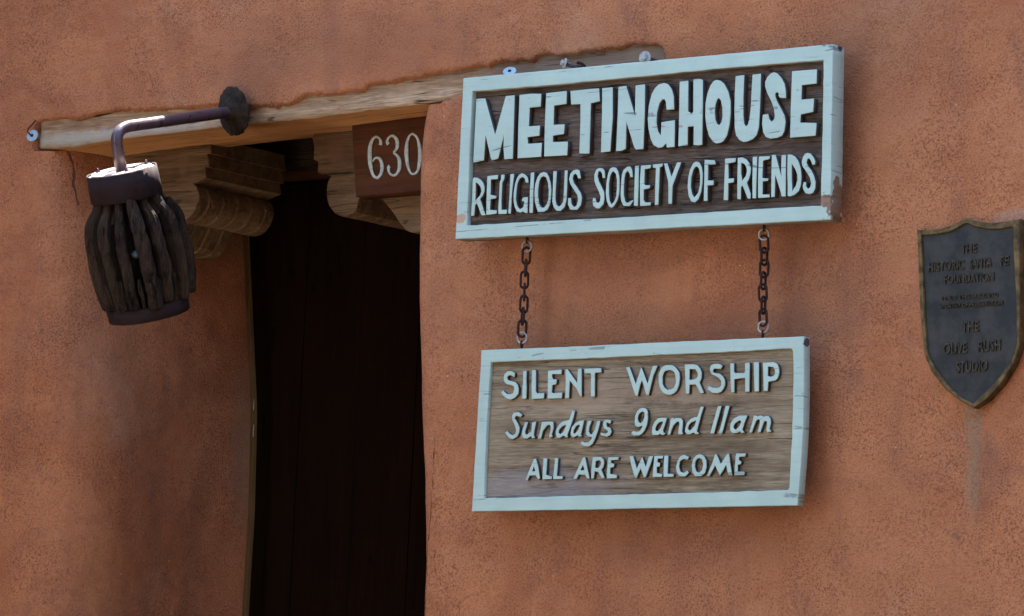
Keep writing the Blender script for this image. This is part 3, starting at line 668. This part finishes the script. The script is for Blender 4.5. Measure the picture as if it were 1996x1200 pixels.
L2 = [
 (s1, [[(285,210),(350,240),(338,318),(280,285),(240,285),(210,320),(225,365),(280,385),(350,400),(395,445),(415,520),(410,610),(350,680),(275,715),(210,700),(150,655),(108,590),(135,550),(200,610),(260,620),(310,600),(335,540),(325,480),(280,455),(210,445),(160,400),(145,340),(160,260),(215,215)]]),
 (s1, [[(490,210),(555,205),(550,350),(555,500),(550,700),(475,695),(480,500),(490,400)]]),
 (s1, [[(648,195),(718,190),(718,560),(735,600),(865,595),(862,692),(645,705),(640,450)]]),
 (s1, [[(930,205),(1172,182),(1172,265),(1005,262),(1005,310),(1020,348),(1088,355),(1080,440),(1010,455),(1000,580),(1020,600),(1185,585),(1178,690),(925,698),(928,450)]]),
 (s1, [[(1240,185),(1275,175),(1448,420),(1455,250),(1462,170),(1525,165),(1530,655),(1500,650),(1435,520),(1318,380),(1305,685),(1235,685),(1245,450)]]),
 (s1, [[(1575,170),(1870,155),(1880,230),(1765,240),(1762,660),(1690,660),(1690,250),(1580,250)]]),
 (s2, [[(120,310),(200,300),(345,700),(475,300),(620,685),(745,275),(855,268),(760,500),(650,960),(590,945),(490,605),(450,720),(395,975),(335,960),(190,520)]]),
 (s2, [[(1040,260),(1190,255),(1260,290),(1330,370),(1370,440),(1380,560),(1360,720),(1310,850),(1240,920),(1160,955),(1060,945),(970,890),(905,780),(875,620),(885,460),(930,350),(980,290)],[(1130,372),(1200,385),(1255,440),(1278,540),(1280,680),(1240,780),(1170,825),(1080,830),(1015,780),(975,690),(975,520),(1010,420),(1060,385)]]),
 (s2, [[(1490,240),(1700,235),(1790,260),(1860,340),(1890,430),(1885,560),(1840,665),(1920,850),(1940,910),(1855,915),(1800,800),(1745,710),(1610,715),(1600,925),(1515,925),(1505,600)],[(1605,350),(1740,355),(1785,420),(1798,500),(1770,560),(1700,595),(1600,600)]]),
 (s3, [[(340,225),(400,238),(458,270),(415,350),(330,340),(260,340),(235,380),(245,430),(380,450),(460,510),(510,600),(520,700),(490,800),(430,880),(360,912),(230,910),(150,860),(100,820),(135,740),(220,780),(300,795),(380,780),(425,720),(420,620),(370,560),(290,510),(200,470),(165,400),(155,330),(185,260),(250,230)]]),
 (s3, [[(635,215),(725,212),(725,400),(745,440),(960,440),(980,400),(980,210),(1090,200),(1085,880),(985,880),(985,560),(880,565),(735,590),(735,895),(655,892),(640,600)]]),
 (s3, [[(1185,190),(1305,190),(1310,870),(1205,875),(1190,500)]]),
 (s3, [[(1395,200),(1660,185),(1740,230),(1780,330),(1785,450),(1750,560),(1690,620),(1530,645),(1515,860),(1415,860),(1410,600)],[(1520,290),(1640,300),(1680,370),(1680,460),(1640,510),(1575,530),(1515,510)]]),
 (s4, [[(225,120),(310,112),(370,155),(345,195),(290,180),(255,180),(245,215),(290,295),(325,370),(320,450),(285,530),(205,572),(150,555),(75,460),(120,435),(160,480),(205,505),(250,480),(265,420),(240,330),(200,250),(195,180)]]),
 (s4, [[(415,285),(465,280),(420,440),(425,490),(450,490),(520,440),(535,290),(605,270),(580,400),(565,500),(590,545),(540,560),(515,520),(450,562),(385,550),(355,490),(370,420)]]),
 (s4, [[(700,275),(770,275),(850,272),(895,275),(900,380),(870,490),(888,525),(835,550),(820,520),(845,420),(850,350),(820,325),(780,350),(720,430),(690,560),(635,555),(680,400)]]),
 (s4, [[(1215,85),(1260,95),(1230,230),(1190,350),(1135,490),(1145,540),(1105,540),(1070,510),(1000,552),(950,540),(935,470),(945,400),(990,320),(1060,265),(1160,245)],[(1100,330),(1110,350),(1060,450),(1010,485),(985,460),(995,410),(1050,350)]]),
 (s4, [[(1340,258),(1415,250),(1395,350),(1360,500),(1385,520),(1325,530),(1310,505),(1240,540),(1195,520),(1185,460),(1205,370),(1260,300)],[(1330,322),(1345,340),(1310,420),(1260,475),(1235,470),(1240,420),(1280,350)]]),
 (s4, [[(1475,265),(1545,255),(1510,350),(1495,440),(1520,485),(1550,485),(1600,400),(1635,265),(1690,260),(1660,400),(1610,550),(1560,650),(1500,695),(1420,690),(1355,655),(1375,605),(1420,625),(1480,628),(1540,570),(1545,530),(1480,530),(1445,480),(1450,400)]]),
 (s4, [[(1790,242),(1870,250),(1870,290),(1845,310),(1800,285),(1795,320),(1800,355),(1860,380),(1880,440),(1860,500),(1800,530),(1700,505),(1690,460),(1760,475),(1810,465),(1815,430),(1750,385),(1735,330),(1745,270)]]),
 (s5, [[(480,198),(560,200),(610,240),(635,310),(635,480),(610,640),(550,780),(480,870),(400,915),(270,915),(195,850),(250,795),(350,820),(420,790),(470,720),(490,660),(380,695),(300,650),(285,560),(300,400),(350,290),(410,220)],[(500,292),(540,320),(545,420),(500,540),(440,592),(390,560),(370,470),(390,380),(440,315)]]),
 (s5, [[(900,460),(1000,450),(1125,460),(1060,680),(1025,780),(1040,840),(1100,850),(1030,900),(970,890),(950,865),(890,905),(750,900),(735,820),(750,680),(800,560)],[(1010,550),(1020,570),(960,720),(890,795),(840,795),(825,740),(860,640),(930,570)]]),
 (s5, [[(1225,465),(1295,460),(1320,480),(1370,460),(1490,465),(1540,520),(1540,640),(1520,800),(1550,870),(1500,885),(1415,875),(1425,750),(1450,600),(1430,545),(1370,570),(1290,660),(1240,790),(1215,888),(1140,880),(1190,680)]]),
 (s5, [[(2000,165),(2081,165),(2020,360),(1930,700),(1900,800),(1960,860),(1900,880),(1850,870),(1820,835),(1730,880),(1640,875),(1595,810),(1600,720),(1640,590),(1740,480),(1850,435),(1910,430),(1960,290)],[(1880,520),(1880,560),(1830,680),(1740,770),(1700,775),(1670,740),(1690,650),(1760,570)]]),
 (s6, [[(450,155),(545,150),(455,480),(355,862),(250,860),(370,430)]]),
 (s6, [[(650,145),(755,145),(660,500),(565,860),(468,855),(560,540)]]),
 (s6, [[(1010,395),(1215,390),(1150,570),(1090,750),(1110,800),(1155,830),(1060,848),(1010,815),(960,848),(820,850),(765,770),(765,680),(790,570),(880,460)],[(1010,522),(1050,535),(1045,600),(980,700),(910,758),(870,740),(860,680),(890,600)]]),
 (s6, [[(1385,400),(1445,395),(1470,420),(1560,390),(1640,425),(1700,400),(1770,410),(1820,480),(1830,580),(1790,740),(1845,810),(1730,825),(1705,760),(1725,620),(1710,540),(1660,545),(1620,640),(1560,825),(1475,825),(1530,640),(1540,520),(1500,485),(1450,530),(1390,680),(1335,835),(1260,835),(1330,620)]]),
 (s7, [[(275,220),(310,215),(350,350),(385,560),(350,585),(305,510),(200,515),(165,595),(125,590),(200,400)],[(272,345),(298,435),(245,440)]]),
 (s7, [[(445,210),(510,212),(490,500),(595,530),(588,578),(425,582),(430,450)]]),
 (s7, [[(650,205),(705,205),(680,520),(785,525),(780,575),(610,578),(630,400)]]),
 (s7, [[(1145,195),(1180,190),(1215,350),(1262,565),(1215,570),(1180,500),(1070,495),(1030,575),(970,572),(1060,370)],[(1142,325),(1168,415),(1095,420)]]),
 (s7, [[(1315,192),(1460,185),(1510,225),(1520,300),(1500,370),(1470,410),(1530,555),(1475,560),(1410,450),(1350,440),(1335,565),(1285,565),(1290,400)],[(1370,260),(1430,240),(1460,270),(1455,330),(1410,380),(1355,375)]]),
 (s7, [[(1590,190),(1775,188),(1765,235),(1640,245),(1640,290),(1695,305),(1690,365),(1630,375),(1620,480),(1745,505),(1740,560),(1560,562),(1570,400)]]),
 (s8, [[(92,152),(150,150),(205,345),(290,160),(345,320),(395,155),(462,148),(420,280),(345,478),(315,475),(265,345),(205,485),(172,480),(120,290)]]),
 (s8, [[(478,148),(618,142),(612,188),(535,188),(525,240),(568,255),(562,310),(520,315),(515,410),(605,430),(595,472),(452,475),(465,300)]]),
 (s8, [[(632,145),(698,142),(685,420),(780,430),(778,470),(620,475),(625,300)]]),
 (s8, [[(940,128),(1020,160),(1000,205),(930,195),(880,230),(865,310),(885,390),(935,410),(990,375),(1020,405),(965,465),(875,465),(830,410),(815,320),(840,220),(885,150)]]),
 (s8, [[(1190,118),(1250,145),(1290,220),(1295,320),(1270,410),(1210,462),(1110,462),(1070,390),(1060,290),(1080,200),(1130,135)],[(1180,178),(1220,200),(1238,280),(1220,370),(1170,408),(1130,385),(1112,310),(1120,230),(1150,190)]]),
 (s8, [[(1425,120),(1450,125),(1512,270),(1615,112),(1642,112),(1660,250),(1695,450),(1630,445),(1595,290),(1500,455),(1425,295),(1340,460),(1295,455),(1375,270)]]),
 (s8, [[(1748,108),(1902,105),(1895,155),(1800,165),(1795,205),(1835,235),(1825,278),(1780,285),(1775,385),(1885,392),(1880,442),(1720,448),(1735,280)]]),
]
def densify(P, step=0.02, wob=0.0007):
    out = []
    for i, p in enumerate(P):
        q = P[(i + 1) % len(P)]; n = max(1, int((q - p).length / step))
        for k in range(n):
            v = p.lerp(q, k / n)
            out.append(v + Vector((fr(v.x, 0, v.z, 40, 2) * wob, 0, fr(v.x + 9, 0, v.z, 40, 2) * wob)))
    return out
def sign(root, outer, inner, letters, yf, th, rec, paint, wood, eps=0.003):
    O = densify(ats(outer, yf)); I = densify(ats(inner, yf), wob=0.0012)
    prism('frame', [O, I[::-1]], yf, th, [paint, paint, MEDGE], root, 0.0012)
    cx = sum(p.x for p in I) / len(I); cz = sum(p.z for p in I) / len(I)
    B = [Vector((p.x + (eps if p.x > cx else -eps), 0, p.z + (eps if p.z > cz else -eps))) for p in ats(inner, yf)]
    prism('board', [B], yf + rec, th - rec - 0.003, [wood, wood], root, 0.0005)
    for (off, s), loops in letters:
        prism('letter', [ats(l, yf - 0.0005, off, s) for l in loops], yf - 0.0005, rec + 0.0015, [paint, MSIDE], root, 0.0008)
o1 = at(887, 466, YF1)
sg1 = thing('upper_sign', 'large pale blue framed carved wooden sign reading MEETINGHOUSE RELIGIOUS SOCIETY OF FRIENDS', 'sign', (o1.x, YF1 + T1, o1.z))
sign(sg1, [(903, 152), (1624, 85.5), (1619, 428), (887, 466)],
     [(921, 178), (1060, 167), (1250, 149), (1410, 133), (1605, 117), (1603, 250), (1599, 400), (1450, 409), (1200, 424), (1050, 431), (910, 439), (914, 340)],
     L1, YF1, T1, 0.012, MP1, MS1)
sg1.name = 'carved_sign'
o2 = at(919, 997, YF2)
sg2 = thing('carved_sign', 'smaller pale blue framed sign hanging on chains, reading SILENT WORSHIP Sundays 9 and 11am', 'sign', (o2.x, YF2 + T2, o2.z))
sign(sg2, [(938, 682), (1100, 676), (1300, 666.5), (1566, 655), (1567.5, 700), (1567.5, 763), (1566, 830), (1562, 900), (1555, 985), (1200, 992), (919, 997)],
     [(956.5, 706), (1210, 695.5), (1400, 687), (1535, 679.5), (1542, 680), (1545, 685), (1546, 740), (1544, 830), (1538, 950), (1535, 955), (1400, 959), (1200, 964), (1060, 968), (943, 970.5), (948, 850)],
     L2, YF2, T2, 0.007, MP2, MS2, 0.0015)

# ------------------------------------------------------------------ chains between the signs
def chain(label, p_top, p_bot, n, seed, ph):
    rnd = random.Random(seed); yc = -0.052
    A = at(*p_top, yc); B = at(*p_bot, yc)
    t = thing('chain', label, 'chain', B - Vector((0, 0, 0.012)), 'chains holding up the lower sign')
    d = (B - A); L = d.length; d.normalize()
    for c, s in ((A, 1), (B, -1)):
        bm = bmesh.new(); an = 0.5 if s > 0 else 0.45
        torus(bm, c, Vector((math.sin(an), -math.cos(an), 0.1)), Vector((0, 0, 1)), 0.0098, 0.0085, 0.0017, 24, 8)
        obj('end_ring', bm, MZINC, t, smooth=True, label='dull silver ring at the chain end')
        bm = bmesh.new(); e = c + Vector((0, 0, s * 0.0125)); torus(bm, e, Vector((0.9, 0.3, 0)), Vector((0, 0, 1)), 0.006, 0.0048, 0.0015, 14, 6)
        tube(bm, [e + Vector((0, 0, s * 0.005)), e + Vector((0, 0, s * 0.024))], 0.0015, 8)
        obj('screw_eye', bm, MCHAIN, t, smooth=True)
    st = (L - 0.012) / n; half = st / 2 + 0.0042
    for i in range(n):
        c = A + d * (0.006 + st * (i + 0.5)) + Vector((rnd.uniform(-1, 1) * .0010, rnd.uniform(-1, 1) * .001, 0))
        an = ph + (math.radians(78) if i % 2 else 0) + rnd.uniform(-0.22, 0.22)
        bm = bmesh.new(); torus(bm, c, Vector((math.sin(an), -math.cos(an), 0)), d + Vector((rnd.uniform(-.05, .05), 0, 0)), half, 0.0074, 0.0024, 20, 8)
        obj('link', bm, MCHAIN, t, smooth=True)
    return t
chain('left rusty chain from the upper sign to the lower sign, nearer the doorway', (1027, 480), (1017.5, 658), 7, 1, 0.9)
chain('right rusty chain from the upper sign to the lower sign, above the word WORSHIP', (1489, 457), (1487.5, 637), 7, 5, 0.25)

# ------------------------------------------------------------------ bolts and washers
def washer(bm, c, nrm, R, r, th):
    nrm = nrm.normalized(); lathe(bm, c - nrm * th / 2, nrm, [(0, r), (0, R), (th * .3, R * 1.02), (th * .8, R), (th, R * .96), (th, r), (0, r)], 28)
def hexhead(bm, c, nrm, R, h):
    nrm = nrm.normalized(); a = nrm.orthogonal().normalized(); b = nrm.cross(a)
    v = [[bm.verts.new(c + nrm * t + (a * math.cos(k * math.pi / 3) + b * math.sin(k * math.pi / 3)) * rr) for k in range(6)] for t, rr in ((0, R), (h * .8, R), (h, R * .85))]
    for i in range(2):
        for k in range(6): bm.faces.new((v[i][k], v[i][(k + 1) % 6], v[i + 1][(k + 1) % 6], v[i + 1][k]))
    bm.faces.new(v[2]); bmesh.ops.recalc_face_normals(bm, faces=bm.faces)
YB = YF1 + 0.004
def bolt(px, py, label, R, nrm, hook):
    c = at(px, py, YB); t = thing('washer_bolt', label, 'bolt', c, 'washered bolts along the sign top')
    bm = bmesh.new(); washer(bm, c, nrm, R, 0.003, 0.0022); obj('washer', bm, MWASH, t, smooth=False)
    bm = bmesh.new(); hexhead(bm, c + nrm * 0.001, nrm, 0.0062, 0.006); obj('bolt_head', bm, MWASH if not hook else MZINC, t)
    bm = bmesh.new(); tube(bm, [c, c - nrm * 0.03, Vector((c.x + 0.004, 0.02, c.z - .004))], 0.0042, 10); obj('shank', bm, MIRON, t, smooth=True)
    if hook:
        bm = bmesh.new(); e = c + Vector((0.012, 0.022, -0.002))
        tube(bm, [e + Vector((math.sin(a) * .016 , 0.005 * a, math.cos(a) * .016 - .010)) for a in [k * .22 for k in range(12)]], 0.003, 8); obj('hook', bm, MRUST, t, smooth=True)
bolt(1100.5, 123, 'washered bolt with a bent hook, middle of the three fixings above the upper sign', 0.0095, Vector((-0.55, -0.8, 0.18)), True)
bolt(1257, 112, 'round washered bolt above the letters GH, nearest the end of the timber', 0.0118, Vector((0.12, -1, -0.02)), False)
def disc(px, py, y, label, R, nrm, loop):
    c = at(px, py, y); t = thing('washer', label, 'washer', c, 'galvanised washers nailed to the beam')
    bm = bmesh.new(); washer(bm, c, nrm, R, 0.0028, 0.0016); obj('disc', bm, MBLUE, t)
    bm = bmesh.new(); lathe(bm, c - nrm.normalized() * .012, nrm, [(0, .002), (.011, .002), (.0132, .0034), (.0145, .0024), (.0146, 0.0001)], 12); obj('nail', bm, MCHAIN, t, smooth=True)
    if loop:
        bm = bmesh.new(); tube(bm, [c + Vector((x, -.003, z)) for x, z in ((0, 0), (-.006, .004), (-.011, .008), (-.010, .014), (-.004, .019), (.003, .024), (.010, .030))], 0.0014, 7); obj('wire', bm, MCHAIN, t, smooth=True)
disc(63, 264, -0.010, 'small pale washer with a wire loop at the left end of the lintel', 0.0125, Vector((0.25, -1, 0.25)), True)
disc(993.5, 138.5, -0.030, 'washer with the sky reflection in its colour, tilted upward, at the upper left of the sign top', 0.0125, Vector((0.35, -0.8, 0.75)), False)

# ------------------------------------------------------------------ bronze plaque
Op = [(1786.5,447),(1810,448.5),(1835,445),(1859,436.5),(1883,424),(1905,431),(1932,434.5),(1966,430),(1987,426),(1988,515),(1989,602),(1988,673),(1976,708),(1950,749),(1924,777),(1897.5,795),(1873,782),(1841.5,757),(1815,723),(1802,694),(1795,635),(1793,600),(1790,532),(1787.5,462)]
Ip = [(1796,458.5),(1822,457),(1848.5,452),(1866,444),(1883.5,434.5),(1901,442),(1929,447),(1950,446),(1973,441.5),(1975,497.5),(1979,567.5),(1980.6,600),(1980.5,669),(1971.5,700),(1949,733),(1923,762),(1896,786.5),(1874,775),(1846,749),(1820,712),(1808,686),(1804,635),(1802,600),(1798.6,515)]
YP = -0.016
o3 = at(1897, 795, YP)
pq = thing('plaque', 'dark bronze shield shaped plaque with a brass rim fixed to the wall', 'plaque', (o3.x, 0, o3.z))
prism('rim', [ats(Op, YP), ats(Ip, YP)[::-1]], YP, 0.022, [MBRIM, MBRIM], pq, 0.0016)
Ig = ats(Ip, YP); cx = sum(p.x for p in Ig) / len(Ig); cz = sum(p.z for p in Ig) / len(Ig)
prism('field', [[Vector((cx + (p.x - cx) * 1.02, 0, cz + (p.z - cz) * 1.01)) for p in Ig]], YP + 0.004, 0.014, [MBRZ, MBRZ], pq, 0.0003)
def text(words, bl, br, h):
    """raised lettering, squeezed to run from bl to br (photo baseline ends) with cap height h"""
    cu = bpy.data.curves.new('lettering', 'FONT'); cu.body = words; cu.size = 1; cu.extrude = 0.5; cu.offset = 0.012; cu.resolution_u = 3
    t = bpy.data.objects.new('t', cu); me = bpy.data.meshes.new_from_object(t); bpy.data.objects.remove(t)
    xs = [v.co.x for v in me.vertices]; ys = [v.co.y for v in me.vertices]; x0, x1 = min(xs), max(xs); y1 = 0.7
    y0 = YP + 0.004; A = at(*bl, y0); B = at(*br, y0); T = at(bl[0] + h * 0.03, bl[1] - h, y0) - A
    for v in me.vertices:
        p = A + (B - A) * ((v.co.x - x0) / (x1 - x0)) + T * (v.co.y / y1)
        v.co = (p.x, y0 - 0.0005 - (v.co.z + 0.5) * 0.0022, p.z)
    me.materials.clear(); me.update(); obj('lettering', me, MBTXT, pq)
text('THE', (1874, 494), (1905, 491), 17); text('HISTORIC', (1811, 530), (1880, 524), 18); text('SANTA', (1891, 524), (1934, 519), 18); text('FE', (1951, 518), (1968, 516), 18)
text('FOUNDATION', (1842, 553), (1938, 547), 17); text('FINDS THIS BUILDING', (1837, 585), (1946, 578), 8); text('WORTHY OF PRESERVATION', (1833, 602), (1955, 594), 9)
text('THE', (1876, 647), (1909, 645), 20); text('OLIVE', (1840, 690), (1886, 687), 21); text('RUSH', (1908, 685), (1951, 682), 21); text('STUDIO', (1865, 726), (1926, 722), 21)

# ------------------------------------------------------------------ wagon-hub lamp on its pipe
F0 = at(458, 216, -0.012)
L_ = 0.335
bend = Vector((F0.x, -L_, at(222, 252, -L_).z))
k = (at(222, 252, -L_).x - F0.x)
def solve_out(px, py):
    lo, hi = 0.05, 0.8
    for _ in range(40):
        m = (lo + hi) / 2
        if at(px, py, -m).x < F0.x: lo = m
        else: hi = m
    return lo
TILT = math.radians(21)
AX = Vector((0.0, math.sin(TILT), -math.cos(TILT)))
ob = solve_out(221, 250); bend = at(221, 250, -ob)
T0 = bend + AX * 0.083                                   # centre of the cap
lamp = thing('wall_lamp', 'rustic lantern made from a dark wooden wagon hub on a bent iron pipe', 'lamp', (F0.x, 0.0, F0.z))
bm = bmesh.new(); pts = [F0 + Vector((0, 0.012, 0))]; e1 = (bend - F0).normalized()
pa = bend - e1 * 0.045; pb = bend + AX * 0.040
for i in range(1, 8): pts.append(F0.lerp(pa, i / 8))
for i in range(13):
    t = i / 12; pts.append(pa * (1 - t) ** 2 + bend * 2 * t * (1 - t) + pb * t * t)
pts.append(T0 + AX * 0.01); tube(bm, pts, 0.0112, 20); obj('pipe_arm', bm, MIRON, lamp, smooth=True)
bm = bmesh.new(); lathe(bm, F0 + Vector((0, 0.000, 0)), Vector((-0.22, -0.95, -0.24)), [(0, .046), (.003, .0485), (.006, .047), (.0085, .030), (.016, .017), (.024, .0165), (.024, .008)], 60, 0.0035)
obj('flange', bm, MFLG, lamp, smooth=True)
def ring_pt(t, r, a):
    n1 = Vector((1, 0, 0)); n2 = AX.cross(n1); return T0 + AX * t + (n1 * math.cos(a) + n2 * math.sin(a)) * r
bm = bmesh.new(); lathe(bm, T0, AX, [(0.0, 0.0005), (0.0, 0.030), (-0.0035, 0.030), (-0.0035, 0.058), (0.0, 0.0585), (0.001, 0.064), (0.006, 0.0655), (0.006, 0.001)], 48); obj('cap', bm, MCAP, lamp)
bm = bmesh.new(); lathe(bm, T0, AX, [(-0.002, 0.0648), (-0.003, 0.0675), (0.02, 0.0678), (0.050, 0.0682), (0.051, 0.0660), (0.0, 0.0650), (-0.002, 0.0648)], 56, 0.0012)
obj('hub_band', bm, MRUST, lamp, smooth=True)
for a, r in ((2.9, 0.050), (-2.1, 0.036), (0.6, 0.045), (-1.0, 0.05)):
    bm = bmesh.new(); c = ring_pt(0, r, a); lathe(bm, c, -AX, [(0, .005), (.003, .005), (.0055, .0038), (.007, .0022), (.011, .0022), (.0122, .0001)], 10); obj('stud', bm, MIRON, lamp, smooth=True)
LB = 0.258
bm = bmesh.new(); lathe(bm, T0, AX, [(0.03, .050), (0.10, .045), (0.17, .045), (LB, .045), (LB, .001)], 28); obj('core', bm, MCORE, lamp, smooth=True)
prof_t = [0.045, 0.060, 0.080, 0.100, 0.125, 0.155, 0.185, 0.215, 0.240, 0.258]; prof_r = [0.0625, 0.0665, 0.0810, 0.0900, 0.0935, 0.0950, 0.0945, 0.0920, 0.0885, 0.0840]
NS = 14; rnd = random.Random(23)
def stave(a0, wd, t0, t1, dr_, sk, sd_, point=False, rnd_top=False):
    bm = bmesh.new(); prev = None; n = max(6, int((t1 - t0) / 0.009))
    for q in range(n + 1):
        t = t0 + (t1 - t0) * q / n; R = lerp(t, prof_t, prof_r) + dr_; ww = wd
        if rnd_top: ww *= min(1, 0.5 + 0.25 * q)
        if point and q < 6: ww = wd * (0.15 + 0.14 * q); R += 0.005 * (6 - q) / 6
        if rnd.random() < .3: ww *= rnd.uniform(.86, .96)
        ww *= 1 + 0.16 * fr(sd_ * 3.1, t * 40, 0, 1, 3); ac = a0 + sk * (q / n - .5) + 0.02 * fr(sd_, t * 25, 5, 1, 2); th = 0.024
        ring = []
        for (u, rr) in ((-1, -th), (-1, -0.006), (-0.8, -0.002), (-0.45, 0.001), (-0.15, 0.0005), (0.1, 0.0016), (0.4, 0.0), (0.78, -0.0015), (1, -0.007), (1, -th)):
            j_ = 0.0040 * fr(u * 2.6 + sd_ * 7, t * 9, 0, 1.6, 4) + 0.0022 * fr(u * 9 + sd_, t * 14, 3, 1, 3)
            ring.append(bm.verts.new(ring_pt(t, R + rr + (j_ if rr > -th else 0), ac + u * ww)))
        if prev:
            for c in range(10): bm.faces.new((prev[c], prev[(c + 1) % 10], ring[(c + 1) % 10], ring[c]))
        else: bm.faces.new(ring)
        prev = ring
    bm.faces.new(prev[::-1]); bmesh.ops.recalc_face_normals(bm, faces=bm.faces); obj('stave', bm, MSTAVE, lamp)
pit_ = 2 * math.pi / NS
for i in range(NS):
    sp_ = i == 12
    stave(pit_ * (i + 0.5) + rnd.uniform(-.04, .04), pit_ * rnd.uniform(0.27, 0.36), 0.062 if sp_ else 0.046, LB - rnd.uniform(0, 0.010), 0.006 if sp_ else rnd.uniform(-0.006, 0.004), rnd.uniform(-.10, .10), i, point=sp_)
    stave(pit_ * i + rnd.uniform(-.03, .03), pit_ * rnd.uniform(0.13, 0.17), rnd.uniform(0.180, 0.205), LB - rnd.uniform(0, 0.008), rnd.uniform(-0.010, -0.004), rnd.uniform(-.04, .04), i + 40, rnd_top=True)
    if i % 3 == 0: stave(pit_ * i + rnd.uniform(-.02, .02), pit_ * rnd.uniform(0.10, 0.14), 0.046, rnd.uniform(0.075, 0.105), rnd.uniform(-0.016, -0.010), 0, i + 80)
bm = bmesh.new(); lathe(bm, T0, AX, [(LB - 0.004, .076), (LB - 0.003, .0790), (LB + 0.022, .0770), (LB + 0.023, .0740), (LB - 0.004, .0745), (LB - 0.004, .076)], 48, 0.002); obj('hub_band', bm, MRUST, lamp, smooth=True)
bm = bmesh.new(); c = ring_pt(0.150, 0.072, math.radians(50)); tube(bm, [c - Vector((0.012, 0, 0)), c, c + Vector((0.012, 0, 0))], [0.004, 0.0085, 0.004], 12); obj('bulb_socket', bm, MBULB, lamp, smooth=True)
